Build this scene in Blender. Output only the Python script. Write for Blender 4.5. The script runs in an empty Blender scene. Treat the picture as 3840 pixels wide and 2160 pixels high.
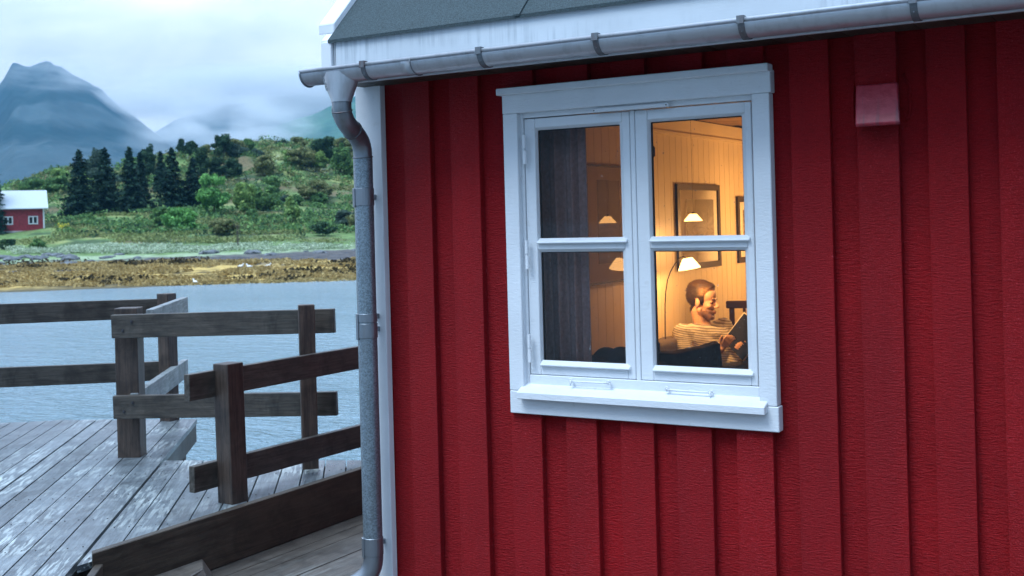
import bpy, bmesh, math, random
import numpy as np
from mathutils import Vector, Matrix, Quaternion, noise as mnoise
R=math.radians
random.seed(7); RNG=np.random.default_rng(11)
S=bpy.context.scene
COL=S.collection

# ------------------------------------------------------------------ camera model (measured from the photograph)
FOC=4300.; ROLL=0.0265; YAW=R(31.1)
CAM=Vector((3.427,-4.473,1.65))
FWD=Vector((-math.sin(YAW),math.cos(YAW),0)); RGT=Vector((math.cos(YAW),math.sin(YAW),0)); UP=Vector((0,0,1))
cr,sr=math.cos(ROLL),math.sin(ROLL)
def ray(px,py):
    a=px-1920.; b=828.-py
    return FWD+RGT*((a*cr+b*sr)/FOC)+UP*((-a*sr+b*cr)/FOC)
def at(px,py,d): return CAM+ray(px,py)*d            # real place of something seen d metres away
def at2(x,y,d): return at(x/1.3056,1050+y/1.3056,d)
def at7(x,y,d): return at(2400+x/2.5422,850+y/2.5422,d)
def atd(x,y,d): return at(x*1.4907,y*1.4907,d)
def td(t,d,z=0): return CAM.xy.to_3d()*1.0+FWD*d+RGT*t+Vector((0,0,z))

# ------------------------------------------------------------------ object helpers
def link(o,parent=None):
    COL.objects.link(o)
    if parent is not None: o.parent=parent
    return o
def tag(o,label=None,cat=None,group=None,kind=None):
    if label: o['label']=label
    if cat: o['category']=cat
    if group: o['group']=group
    if kind: o['kind']=kind
    return o
def empty(name,loc=(0,0,0),rz=0,parent=None):
    o=bpy.data.objects.new(name,None); o.empty_display_size=.2
    o.location=loc; o.rotation_euler=(0,0,rz); return link(o,parent)
class MB:
    def __init__(s): s.v=[]; s.f=[]; s.m=[]; s.mi=0
    def add(s,vs,fs):
        b=len(s.v); s.v+= [tuple(v) for v in vs]; s.f+=[tuple(i+b for i in f) for f in fs]; s.m+=[s.mi]*len(fs); return s
    def hexa(s,p):  # p: 8 points bottom 4 (ccw from above), top 4
        return s.add(p,[(3,2,1,0),(4,5,6,7),(0,1,5,4),(1,2,6,5),(2,3,7,6),(3,0,4,7)])
    def box(s,x0,x1,y0,y1,z0,z1):
        return s.hexa([(x0,y0,z0),(x1,y0,z0),(x1,y1,z0),(x0,y1,z0),(x0,y0,z1),(x1,y0,z1),(x1,y1,z1),(x0,y1,z1)])
    def prism(s,prof,a,b):  # closed profile of 3-d points swept from offset a to b
        n=len(prof); A=[Vector(p)+Vector(a) for p in prof]; B=[Vector(p)+Vector(b) for p in prof]
        return s.add(A+B,[tuple(range(n-1,-1,-1)),tuple(range(n,2*n))]+[(i,(i+1)%n,n+(i+1)%n,n+i) for i in range(n)])
    def tube(s,path,rad,n=12,cap=True,closed=False):
        path=[Vector(p) for p in path]; k=len(path)
        if not hasattr(rad,'__len__'): rad=[rad]*k
        ref=None; vs=[]
        for i,p in enumerate(path):
            t=(path[min(i+1,k-1)]-path[max(i-1,0)]).normalized()
            if ref is None: ref=t.orthogonal().normalized()
            ref=(ref-t*ref.dot(t)).normalized(); bn=t.cross(ref)
            for j in range(n):
                a=2*math.pi*j/n; vs.append(p+(ref*math.cos(a)+bn*math.sin(a))*rad[i])
        fs=[(i*n+j,i*n+(j+1)%n,(i+1)*n+(j+1)%n,(i+1)*n+j) for i in range(k-1) for j in range(n)]
        if cap: fs+= [tuple(range(n-1,-1,-1)),tuple((k-1)*n+j for j in range(n))]
        return s.add(vs,fs)
    def ball(s,c,r,M=None,u=12,v=8):
        c=Vector(c); 
        if not hasattr(r,'__len__'): r=(r,r,r)
        vs=[];fs=[]
        for i in range(v+1):
            th=math.pi*i/v
            for j in range(u):
                ph=2*math.pi*j/u
                q=Vector((r[0]*math.sin(th)*math.cos(ph),r[1]*math.sin(th)*math.sin(ph),r[2]*math.cos(th)))
                if M is not None: q=M@q
                vs.append(c+q)
        for i in range(v):
            for j in range(u): fs.append((i*u+j,(i+1)*u+j,(i+1)*u+(j+1)%u,i*u+(j+1)%u))
        b=len(s.v); return s.add(vs,fs)
    def chain(s,a,b,ra,rb,n=7):
        a=Vector(a);b=Vector(b)
        for i in range(n+1):
            t=i/n; s.ball(a.lerp(b,t),ra+(rb-ra)*t)
        return s
    def build(s,name,mat,parent=None,bevel=0,smooth=False,loc=None,seg=1,merge=False):
        me=bpy.data.meshes.new(name); me.from_pydata(s.v,[],s.f)
        mats=mat if isinstance(mat,(list,tuple)) else [mat]
        for m in mats: me.materials.append(m)
        if len(mats)>1: me.polygons.foreach_set('material_index',s.m)
        if merge:
            bm=bmesh.new(); bm.from_mesh(me); bmesh.ops.remove_doubles(bm,verts=bm.verts,dist=1e-5); bm.to_mesh(me); bm.free()
        if smooth: me.polygons.foreach_set('use_smooth',[True]*len(me.polygons))
        me.update(); o=bpy.data.objects.new(name,me)
        if loc is not None: o.location=loc
        link(o,parent)
        if bevel:
            m=o.modifiers.new('b','BEVEL'); m.width=bevel; m.segments=seg; m.limit_method='ANGLE'; m.angle_limit=R(35)
        return o
def npmesh(name,V,F,mat,parent=None,smooth=False,col=None,loc=None):
    me=bpy.data.meshes.new(name)
    V=np.asarray(V,np.float32); F=np.asarray(F,np.int32); k=F.shape[1]
    me.vertices.add(len(V)); me.vertices.foreach_set('co',V.ravel())
    me.loops.add(F.size); me.loops.foreach_set('vertex_index',F.ravel())
    me.polygons.add(len(F)); me.polygons.foreach_set('loop_start',np.arange(0,F.size,k,dtype=np.int32))
    if smooth: me.polygons.foreach_set('use_smooth',np.ones(len(F),bool))
    me.update(calc_edges=True); me.validate()
    if col is not None:
        a=me.color_attributes.new('col','FLOAT_COLOR','POINT'); c=np.ones((len(V),4),np.float32); c[:,:3]=col; a.data.foreach_set('color',c.ravel())
    me.materials.append(mat); o=bpy.data.objects.new(name,me)
    if loc is not None: o.location=loc
    return link(o,parent)

# ------------------------------------------------------------------ noise in numpy
_H=RNG.random((256,256))
def vnoise(x,y):
    xi=np.floor(x).astype(int); yi=np.floor(y).astype(int); fx=x-xi; fy=y-yi
    fx=fx*fx*(3-2*fx); fy=fy*fy*(3-2*fy)
    a=_H[xi&255,yi&255]; b=_H[(xi+1)&255,yi&255]; c=_H[xi&255,(yi+1)&255]; d=_H[(xi+1)&255,(yi+1)&255]
    return (a*(1-fx)+b*fx)*(1-fy)+(c*(1-fx)+d*fx)*fy
def fbm(x,y,o=4):
    s=0;a=.5
    for i in range(o): s=s+a*vnoise(x*2**i+17*i,y*2**i+31*i); a*=.5
    return s/(1-.5**o)

# ------------------------------------------------------------------ materials
def mat(name):
    m=bpy.data.materials.new(name); m.use_nodes=True; nt=m.node_tree; nt.nodes.clear()
    out=nt.nodes.new('ShaderNodeOutputMaterial'); return m,nt,out
def N(nt,t,**k):
    n=nt.nodes.new(t)
    for a,b in k.items():
        if a=='I':
            for q,v in b.items(): n.inputs[q].default_value=v
        else: setattr(n,a,b)
    return n
def L(nt,a,b): nt.links.new(a,b)
def coord(nt,scale=(1,1,1),which='Object',rot=(0,0,0)):
    c=N(nt,'ShaderNodeTexCoord'); mp=N(nt,'ShaderNodeMapping'); mp.inputs['Scale'].default_value=scale; mp.inputs['Rotation'].default_value=rot
    L(nt,c.outputs[which],mp.inputs['Vector']); return mp.outputs['Vector']
def noi(nt,vec,scale,detail=3,rough=.55,dist=0):
    n=N(nt,'ShaderNodeTexNoise'); n.inputs['Scale'].default_value=scale; n.inputs['Detail'].default_value=detail; n.inputs['Roughness'].default_value=rough; n.inputs['Distortion'].default_value=dist
    L(nt,vec,n.inputs['Vector']); return n.outputs['Fac']
def ramp(nt,fac,stops,interp='LINEAR'):
    r=N(nt,'ShaderNodeValToRGB'); r.color_ramp.interpolation=interp; e=r.color_ramp.elements
    while len(e)>len(stops): e.remove(e[-1])
    while len(e)<len(stops): e.new(1)
    for q,(p,c) in zip(e,stops):
        q.position=p; q.color=(c,c,c,1) if not hasattr(c,'__len__') else (*c,1)
    L(nt,fac,r.inputs['Fac']); return r.outputs['Color']
def mixc(nt,fac,a,b,mode='MIX'):
    m=N(nt,'ShaderNodeMix',data_type='RGBA',blend_type=mode)
    for sock,v in ((m.inputs['Factor'],fac),(m.inputs['A'],a),(m.inputs['B'],b)):
        if isinstance(v,bpy.types.NodeSocket): L(nt,v,sock)
        elif hasattr(v,'__len__'): sock.default_value=(*v,1)[:4]
        else: sock.default_value=v
    return m.outputs['Result']
def mth(nt,op,a,b=0.):
    m=N(nt,'ShaderNodeMath',operation=op)
    for i,v in enumerate((a,b)):
        if isinstance(v,bpy.types.NodeSocket): L(nt,v,m.inputs[i])
        else: m.inputs[i].default_value=v
    return m.outputs[0]
def pbr(nt,out,col,rough=.6,metal=0,bump=None,bs=.3,bd=.01,spec=.5):
    p=N(nt,'ShaderNodeBsdfPrincipled')
    for k,v in (('Base Color',col),('Roughness',rough),('Metallic',metal),('Specular IOR Level',spec)):
        s=p.inputs[k]
        if isinstance(v,bpy.types.NodeSocket): L(nt,v,s)
        elif hasattr(v,'__len__'): s.default_value=(*v,1)[:4]
        else: s.default_value=v
    if bump is not None:
        b=N(nt,'ShaderNodeBump'); b.inputs['Strength'].default_value=bs; b.inputs['Distance'].default_value=bd
        L(nt,bump,b.inputs['Height']); L(nt,b.outputs[0],p.inputs['Normal'])
    L(nt,p.outputs[0],out.inputs['Surface']); return p

def m_red():
    m,nt,o=mat('red_painted_boards')
    v=coord(nt,(1,1,1)); vh=coord(nt,(1.7,1,7)); vg=coord(nt,(9,9,.7))
    saw=noi(nt,vh,21,5,.72); grain=noi(nt,vg,9,3); big=noi(nt,v,1.3,3); gran=noi(nt,v,190,2,.7)
    c=mixc(nt,ramp(nt,big,[(.3,0.),(.7,1.)]),(.225,.0022,.0050),(.32,.0038,.0076))
    c=mixc(nt,ramp(nt,saw,[(.44,.0),(.66,.42)]),c,(.11,.0008,.002))
    c=mixc(nt,ramp(nt,noi(nt,v,58,3,.6),[(.69,0.),(.73,.8)]),c,(.50,.07,.09))  # light flecks: glints off the rough paint put into the colour
    c=mixc(nt,ramp(nt,noi(nt,vg,4,5,.6,1.),[(.68,0.),(.78,.6)]),c,(.10,.002,.004))
    c=mixc(nt,ramp(nt,noi(nt,v,230,2,.7),[(.57,0.),(.70,.75)]),c,(.48,.04,.055))  # finer flecks, painted glints as well
    h=mth(nt,'ADD',mth(nt,'MULTIPLY',saw,1.),mth(nt,'ADD',mth(nt,'MULTIPLY',gran,.35),mth(nt,'MULTIPLY',grain,.35)))
    c=mixc(nt,1.,c,ramp(nt,N(nt,'ShaderNodeNewGeometry').outputs['Random Per Island'],[(0,.92),(1,1.08)]),'MULTIPLY')
    c=mixc(nt,ramp(nt,noi(nt,coord(nt,(3.5,3.5,.35)),1.6,4,.6),[(.42,0.),(.72,.55)]),c,(.20,.0035,.008))
    rr=ramp(nt,gran,[(.3,.4),(.7,.62)])
    pbr(nt,o,c,rr,bump=h,bs=1.,bd=.010,spec=.2); return m
def m_white(name='white_paint',base=(.74,.77,.80),streak=False,stain=.25,bs=.35):
    m,nt,o=mat(name); v=coord(nt); vs=coord(nt,(14,3,.55)); vg=coord(nt,(1.5,1.5,6))
    c=mixc(nt,ramp(nt,noi(nt,v,2.3,4),[(.35,0.),(.75,1.)]),base,tuple(b*.86 for b in base))
    if streak:
        mask=mth(nt,'MULTIPLY',ramp(nt,noi(nt,vs,3.1,5,.7),[(.47,0.),(.72,1.)]),ramp(nt,noi(nt,coord(nt,(1,1,3.)),1.6,3),[(.42,.0),(.66,1.)]))
        c=mixc(nt,mth(nt,'MULTIPLY',mask,.9),c,(.22,.27,.31))
    else:
        c=mixc(nt,ramp(nt,noi(nt,v,17,5,.7),[(.62,0.),(.80,stain)]),c,(.42,.40,.36))
    h=mth(nt,'ADD',noi(nt,vg,22,4,.6),mth(nt,'MULTIPLY',noi(nt,v,120,2),.5))
    pbr(nt,o,c,.45,bump=h,bs=bs,bd=.003); return m
def m_metal(name,col,rough=.4,spang=True,metal=.75,dirt=(.16,.17,.18),dfac=.45,scale=60):
    m,nt,o=mat(name); v=coord(nt)
    c=col
    if spang:
        vo=N(nt,'ShaderNodeTexVoronoi'); vo.inputs['Scale'].default_value=scale; L(nt,v,vo.inputs['Vector'])
        g=N(nt,'ShaderNodeSeparateColor'); L(nt,vo.outputs['Color'],g.inputs[0])
        c=mixc(nt,ramp(nt,g.outputs[0],[(.1,0.),(.9,1.)]),tuple(x*.68 for x in col),tuple(min(1,x*1.15) for x in col))
    c=mixc(nt,ramp(nt,noi(nt,coord(nt,(3,3,.8)),5,5,.65),[(.5,0.),(.72,dfac)]),c,dirt)
    pbr(nt,o,c,rough,metal,bump=noi(nt,v,90,2),bs=.12,bd=.002); return m
def m_wood(name,a,b,axis=2,streak=(.03,.02,.015),sc=1.,rough=.62,flake=0,fcol=(.62,.68,.66)):
    m,nt,o=mat(name); s=[16,16,16]; s[axis]=1.; v=coord(nt,tuple(s)); v1=coord(nt)
    g=noi(nt,v,2.2*sc,5,.62,.6); g2=noi(nt,v,6.5*sc,4,.7); big=noi(nt,v1,1.9,4)
    c=mixc(nt,ramp(nt,g,[(.3,0.),(.7,1.)]),a,b)
    c=mixc(nt,ramp(nt,g2,[(.5,0.),(.72,.8)]),c,streak)
    c=mixc(nt,ramp(nt,noi(nt,coord(nt,(2.2,2.2,2.2)),1.9,5,.65,.8),[(.46,0.),(.68,.75)]),c,tuple(x*.42 for x in a))
    if flake:
        s2=[42,42,42]; s2[axis]=4.2; f=noi(nt,coord(nt,tuple(s2)),1.,3,.6,.25)
        mk=ramp(nt,noi(nt,v1,1.3,4,.65),[(.45,0.),(.62,1.)])
        mk=mth(nt,'MULTIPLY',mk,ramp(nt,N(nt,'ShaderNodeNewGeometry').outputs['Random Per Island'],[(.1,.25),(.6,1.)]))
        ff=mth(nt,'MULTIPLY',ramp(nt,f,[(.50,0.),(.56,1.)]),mk)
        c=mixc(nt,mth(nt,'MULTIPLY',ff,flake),c,fcol)
    c=mixc(nt,1.,c,ramp(nt,N(nt,'ShaderNodeNewGeometry').outputs['Random Per Island'],[(0,.72),(1,1.25)]),'MULTIPLY')
    pbr(nt,o,c,ramp(nt,big,[(.3,rough*.65),(.7,rough)]),bump=mth(nt,'ADD',g,g2),bs=.4,bd=.004,spec=.45); return m
def m_plain(name,col,rough=.6,metal=0,var=.25,sc=8,bump=.15,spec=.5):
    m,nt,o=mat(name); v=coord(nt)
    c=mixc(nt,ramp(nt,noi(nt,v,sc,4),[(.3,0.),(.7,1.)]),tuple(x*(1-var) for x in col),tuple(min(1,x*(1+var)) for x in col))
    pbr(nt,o,c,rough,metal,bump=noi(nt,v,sc*6,3),bs=bump,bd=.004,spec=spec); return m
def m_emit(name,col,s):
    m,nt,o=mat(name); e=N(nt,'ShaderNodeEmission'); e.inputs[0].default_value=(*col,1); e.inputs[1].default_value=s; L(nt,e.outputs[0],o.inputs['Surface']); return m
def m_glass(name='window_glass',k=1.0,dust=True,tint=(.97,.985,.98)):
    m,nt,o=mat(name); fr=N(nt,'ShaderNodeFresnel'); fr.inputs[0].default_value=1.5
    t=N(nt,'ShaderNodeBsdfTransparent'); t.inputs[0].default_value=(*tint,1)
    g=N(nt,'ShaderNodeBsdfGlossy'); g.inputs['Roughness'].default_value=.02
    mx=N(nt,'ShaderNodeMixShader'); L(nt,mth(nt,'MULTIPLY',fr.outputs[0],k),mx.inputs[0]); L(nt,t.outputs[0],mx.inputs[1]); L(nt,g.outputs[0],mx.inputs[2])
    last=mx
    if dust:
        v=coord(nt); d=N(nt,'ShaderNodeBsdfDiffuse'); d.inputs[0].default_value=(.75,.78,.8,1)
        f=mth(nt,'ADD',mth(nt,'MULTIPLY',ramp(nt,noi(nt,v,85,2,.5),[(.73,0.),(.76,1.)]),.30),mth(nt,'MULTIPLY',ramp(nt,noi(nt,v,5,4),[(.4,0.),(.9,1.)]),.008))
        m2=N(nt,'ShaderNodeMixShader'); L(nt,f,m2.inputs[0]); L(nt,mx.outputs[0],m2.inputs[1]); L(nt,d.outputs[0],m2.inputs[2]); last=m2
    L(nt,last.outputs[0],o.inputs['Surface']); return m
def m_col(name,rough=.85,nsc=3.,lo=.6,hi=1.35,bump=0,bd=.1,spec=.2):
    m,nt,o=mat(name); a=N(nt,'ShaderNodeAttribute',attribute_name='col'); v=coord(nt)
    f=ramp(nt,noi(nt,v,nsc,5,.65),[(.3,lo),(.7,hi)])
    c=mixc(nt,1.,a.outputs['Color'],f,'MULTIPLY')
    pbr(nt,o,c,rough,bump=noi(nt,v,nsc*2,4) if bump else None,bs=bump or .1,bd=bd,spec=spec); return m
def m_leaf(name,a,b,c3=None,sc=.5):
    m,nt,o=mat(name); g=N(nt,'ShaderNodeNewGeometry'); mp=N(nt,'ShaderNodeMapping'); L(nt,g.outputs['Position'],mp.inputs['Vector'])
    f=noi(nt,mp.outputs[0],sc,3,.6); c=mixc(nt,ramp(nt,f,[(.32,0.),(.66,1.)]),a,b)
    rnd=g.outputs['Random Per Island']
    if c3: c=mixc(nt,ramp(nt,rnd,[(.72,0.),(.95,.7)]),c,c3)
    c=mixc(nt,1.,c,ramp(nt,rnd,[(0,.65),(1,1.35)]),'MULTIPLY')
    p=pbr(nt,o,c,.75,spec=.12)
    tr=N(nt,'ShaderNodeBsdfTranslucent'); L(nt,c,tr.inputs[0]); mx=N(nt,'ShaderNodeMixShader'); mx.inputs[0].default_value=.25
    L(nt,p.outputs[0],mx.inputs[1]); L(nt,tr.outputs[0],mx.inputs[2]); L(nt,mx.outputs[0],o.inputs['Surface']); return m

M={}
M['red']=m_red()
M['white']=m_white(); M['trim']=m_white('trim_paint',(.70,.735,.77),stain=.5,bs=.5); M['fascia']=m_white('fascia_paint',(.60,.655,.70),streak=True,bs=.12)
M['galv']=m_metal('galvanised_steel',(.25,.31,.35),.36,scale=165,dfac=.6,metal=.65)
M['galv_plain']=m_metal('plain_zinc_steel',(.26,.29,.32),.40,spang=False,metal=.8,dfac=.6)
M['gutter']=m_metal('gutter_metal',(.50,.53,.57),.34,spang=False,metal=.55,dfac=.35)
M['bracket']=m_metal('bracket_metal',(.16,.18,.20),.5,spang=False,dirt=(.12,.045,.03),dfac=.9,metal=.5)
M['felt']=m_plain('roof_felt',(.036,.060,.068),.85,var=.6,sc=170,bump=.8)
M['rail']=m_wood('weathered_rail_wood',(.034,.029,.024),(.108,.093,.075),axis=0,streak=(.010,.008,.007),sc=1.2,flake=.10,fcol=(.30,.33,.31))
M['railgrey']=m_wood('greyed_rail_wood',(.17,.20,.205),(.28,.31,.32),axis=0,streak=(.08,.09,.09),flake=.5)
M['post']=m_wood('dark_post_wood',(.032,.023,.020),(.11,.078,.06),axis=2,streak=(.009,.007,.007))
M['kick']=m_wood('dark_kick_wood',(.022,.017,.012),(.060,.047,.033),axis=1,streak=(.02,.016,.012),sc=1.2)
M['deck']=m_wood('grey_deck_boards',(.075,.092,.105),(.17,.20,.215),axis=1,streak=(.03,.032,.036),sc=.8,rough=.42,flake=.75,fcol=(.42,.47,.46))
M['deck2']=m_wood('brown_deck_boards',(.055,.048,.041),(.115,.102,.088),axis=1,streak=(.045,.04,.034),sc=.8,rough=.5,flake=.35,fcol=(.25,.27,.26))
M['dark']=m_plain('dark_shadow_gap',(.012,.011,.012),.9)
M['screw']=m_plain('screw_steel',(.03,.03,.035),.5)
M['glass']=m_glass(); M['glass_tint']=m_glass('dim_view_tint_glass',1.3,True,(.74,.70,.72)); M['picglass']=m_glass('picture_glass',2.0,False)  # left panes: the dimmer room view is put into the glass tint

# ------------------------------------------------------------------ HOUSE
house=tag(empty('wooden_cabin',(4,0,-.25)),'red board-and-batten wooden cabin with white trim and a lit two-sash window, filling the right side','cabin')
HO=Vector((-4,0,.25))   # cabin root offset: part meshes are modelled in world metres
def hb(mb,name,m,parent=None,**k):
    o=mb.build(name,m,parent or house,**k)
    if parent is None: o.location=HO
    return o
def pl(x,z,y):  # a point measured in the wall plane, moved to depth y along its sight line
    k=1+y/4.473; return CAM.x+(x-CAM.x)*k, CAM.z+(z-CAM.z)*k
HX=8.6; HY=5.5; ZB=-.24; ZT=2.42
# wall behind the boards, with window opening
wx0,wx1,wz0,wz1=.795,1.885,.90,2.118
w=MB()
for a in ((-.13,wx0,ZB,ZT),(wx1,HX,ZB,ZT),(wx0,wx1,ZB,wz0),(wx0,wx1,wz1,ZT)): w.box(a[0],a[1],.035,.15,a[2],a[3])
hb(w,'front_wall',M['red'])
w=MB()
bx=[(.13,.285),(.402,.562),(.697,.855),(.981,1.133),(1.247,1.404),(1.508,1.665),(1.772,1.926),(2.03,2.187),(2.291,2.446),(2.551,2.69),(2.796,2.95)]
x=3.06
while x<HX-.2: bx.append((x,x+.152)); x+=.262
for a,b in bx:
    ya=0.0+random.uniform(-.0015,.0015)
    if .69<a<1.95:
        w.box(a,b,ya,.035,ZB-.03,.80); w.box(a,b,ya,.035,2.19,ZT-.004)
    else: w.box(a,b,ya,.035,ZB-.03,ZT-.004)
w.box(2.293,2.448,-.022,-.0018,2.126,ZT-.01)
hb(w,'cladding_boards',M['red'],bevel=.003,seg=2)
# other three walls
w=MB(); w.box(-.13,-.03,.155,HY,ZB,ZT); w.box(HX-.1,HX,.155,HY,ZB,ZT); w.box(-.025,HX-.105,HY-.1,HY,ZB,ZT)
ry=(HY)/2; 
for xx in (-.13,HX-.1):
    w.prism([(xx,-.0+.03,ZT+.003),(xx,HY-.03,ZT+.003),(xx,ry,ZT+ry-.15)],(0,0,0),(.1,0,0))
hb(w,'gable_wall',M['red'])
w=MB(); y=.30
while y<HY-.2:
    w.box(-.152,-.132,y,y+.152,ZB-.03,ZT+min(y,HY-y-.15)-.08); y+=.262
hb(w,'gable_boards',M['red'],bevel=.003)
w=MB(); w.box(-.150,.004,-.012,.028,ZB-.03,ZT-.06); w.box(-.157,-.134,.0285,.16,ZB-.03,ZT-.06)
hb(w,'corner_board',M['white'],bevel=.003,seg=2)
w=MB(); w.box(-.1,HX-.1,.05,HY-.1,-.9,ZB-.04); hb(w,'foundation',M['kick'])
# roof: 45 degrees, eave at y=-.25 z=2.54
def slab(mb,x0,x1,off0,off1,y0,y1,side=1):  # off measured perpendicular-ish (vertical)
    f=lambda y: 2.54+(y+.25)
    P=[(0,y0,f(y0)+off0),(0,y1,f(y1)+off0),(0,y1,f(y1)+off1),(0,y0,f(y0)+off1)]
    if side<0: P=[(0,HY-p[1],p[2]) for p in P]
    mb.prism(P,(x0,0,0),(x1,0,0))
w=MB(); slab(w,-.106,HX+.11,-.014,0,-.262,ry-.001); slab(w,-.106,HX+.11,-.014,0,-.262,ry-.001,-1)
hb(w,'roof',M['felt'])
w=MB(); slab(w,.925,.955,.002,.010,-.27,ry-.01); slab(w,1.9+.0,1.93,.002,.010,-.27,ry-.01); slab(w,2.9,2.93,.002,.010,-.27,ry-.01)
w.box(-.100,HX+.1,-.2655,-.2625,2.512,2.522)
hb(w,'felt_seam',M['felt'])
w=MB(); slab(w,-.205,-.108,-.012,.038,-.21,ry-.001); slab(w,-.205,-.108,-.012,.038,-.21,ry-.001,-1)
rc=hb(w,'rake_cap',M['white'],bevel=.004)
w=MB(); slab(w,-.158,-.113,-.21,-.013,-.245,ry-.001); slab(w,-.158,-.113,-.21,-.013,-.245,ry-.001,-1)
hb(w,'barge_board',M['white'])
w=MB(); w.box(-.150,-.088,-.262,-.238,2.335,2.52); w.box(-.084,-.078,-.246,-.236,2.335,2.525); 
hb(w,'barge_end',M['white'],bevel=.003)
w=MB(); w.box(-.070,HX+.1,-.25,-.225,2.315,2.524); hb(w,'fascia',M['fascia'],bevel=.002)
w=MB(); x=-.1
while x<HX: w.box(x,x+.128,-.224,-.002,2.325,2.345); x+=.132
hb(w,'soffit',M['kick'])  # dark wood colour puts the black shade under the eave into the boards

# gutter: half round, axis y=-.315 z=2.372 radius .058
GY,GZ,GR=-.312,2.372,.060
w=MB(); n=14
prof=[]
for i in range(n+1):
    a=math.pi+math.pi*i/n; prof.append((GY+GR*math.cos(a),GZ+GR*math.sin(a)))
inn=[(GY+(GR-.002)*math.cos(math.pi+math.pi*i/n),GZ+(GR-.002)*math.sin(math.pi+math.pi*i/n)) for i in range(n,-1,-1)]
def gut(mb,x0,x1,gr=0):
    pr=[(0,GY+(q[0]-GY)*(1+gr),GZ+(q[1]-GZ)*(1+gr)) for q in prof]+[(0,GY+(q[0]-GY)*(1+gr),GZ+(q[1]-GZ)*(1+gr)) for q in inn]
    n=len(pr); A=[Vector(p)+Vector((x0,0,0)) for p in pr]; B=[Vector(p)+Vector((x1,0,0)) for p in pr]
    h=n//2
    fs=[(i,(i+1)%n,n+(i+1)%n,n+i) for i in range(n)]
    fs+=[(i,i+1,n-2-i,n-1-i) for i in range(h-1)]+[(n+i+1,n+i,n+n-1-i,n+n-2-i) for i in range(h-1)]
    mb.add(A+B,fs)
gut(w,-.185,HX+.15); gut(w,.395,.452,.035)
w.tube([(-.187,GY-GR,GZ+.004),(HX+.15,GY-GR,GZ+.004)],.0085,10)
w.prism([(0,q[0],q[1]) for q in prof],(-.189,0,0),(-.1855,0,0))
gutter=hb(w,'gutter',M['gutter'],smooth=False)
for p in gutter.data.polygons: p.use_smooth=abs(p.normal.x)<.5 and True
w=MB(); w.tube([(.452,GY+(GR+.004)*math.cos(math.pi+math.pi*i/16),GZ+(GR+.004)*math.sin(math.pi+math.pi*i/16)) for i in range(17)],.003,6)
w.build('joint_band',M['galv_plain'],gutter,smooth=True)
w=MB(); w.tube([(-.187,GY+(GR+.002)*math.cos(math.pi+math.pi*i/16),GZ+(GR+.002)*math.sin(math.pi+math.pi*i/16)) for i in range(17)],.0055,6)
w.build('end_cap_rim',M['galv_plain'],gutter,smooth=True)
bk=None
def bracket(x):
    w=MB()
    P=[]
    for i in range(17):
        a=math.pi+math.pi*i/16; P.append((GY+(GR+.0045)*math.cos(a),GZ+(GR+.0045)*math.sin(a)))
    for i in range(16):
        (y0,z0),(y1,z1)=P[i],P[i+1]
        (c0,d0),(c1,d1)=[(GY+(q[0]-GY)*.955,GZ+(q[1]-GZ)*.955) for q in (P[i],P[i+1])]
        w.hexa([(x,y0,z0),(x+.026,y0,z0),(x+.026,y1,z1),(x,y1,z1),(x,c0,d0),(x+.026,c0,d0),(x+.026,c1,d1),(x,c1,d1)])
    w.box(x-.001,x+.027,GY-GR-.012,GY-GR+.016,GZ+.008,GZ+.018)
    w.box(x-.001,x+.027,GY-GR-.0125,GY-GR-.009,GZ-.012,GZ+.009)
    w.box(x,x+.026,GY+GR-.003,-.251,GZ-.03,GZ+.03)
    w.mi=0
    for zz in (.030,.040): w.ball((x+.013,GY-GR*.86,GZ-zz),.0035,u=6,v=4)
    return w
for x in (.176,.80,1.352,1.957,2.575,3.2,3.82,4.44,5.06): bracket(x).build('gutter_bracket',M['bracket'],gutter,bevel=0)
# outlet funnel
w=MB(); FX=.010
def ring(cx,cy,z,rx,ry,n=20): return [(cx+rx*math.cos(2*math.pi*i/n),cy+ry*math.sin(2*math.pi*i/n),z) for i in range(n)]
def loft(mb,rings):
    b=[];n=len(rings[0])
    for r_ in rings: b+=r_
    mb.add(b,[(i*n+j,i*n+(j+1)%n,(i+1)*n+(j+1)%n,(i+1)*n+j) for i in range(len(rings)-1) for j in range(n)])
loft(w,[ring(FX,GY,GZ-.012,.105,.0640),ring(FX,GY,GZ-.035,.102,.0625),ring(FX,GY,GZ-.085,.076,.060),ring(FX,GY,GZ-.138,.050,.050),ring(FX,GY,GZ-.150,.049,.049)])
outl=w.build('outlet_funnel',M['gutter'],gutter,smooth=True)
tx=bpy.data.curves.new('txt','FONT'); tx.body='Lindab'; tx.size=.030; tx.extrude=.0012; tx.align_x='CENTER'; tx.align_y='CENTER'
to=bpy.data.objects.new('txt',tx); COL.objects.link(to); bpy.context.view_layer.update()
dg=bpy.context.evaluated_depsgraph_get(); tme=bpy.data.meshes.new_from_object(to.evaluated_get(dg)); bpy.data.objects.remove(to)
tme.name='embossed_lettering'; tme.materials.clear(); tme.materials.append(M['galv_plain'])
tob=bpy.data.objects.new('embossed_lettering',tme); link(tob,gutter)
# text runs downwards on the funnel face turned to the camera-left
tn=Vector((-.30,-.93,-.25)).normalized(); tdn=Vector((.12,.02,-1)); tdn=(tdn-tn*tdn.dot(tn)).normalized(); tyv=tn.cross(tdn)
tob.matrix_local=Matrix.Translation((FX-.042,GY-.0655,GZ-.062))@Matrix((tdn,tyv,tn)).transposed().to_4x4()
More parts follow.
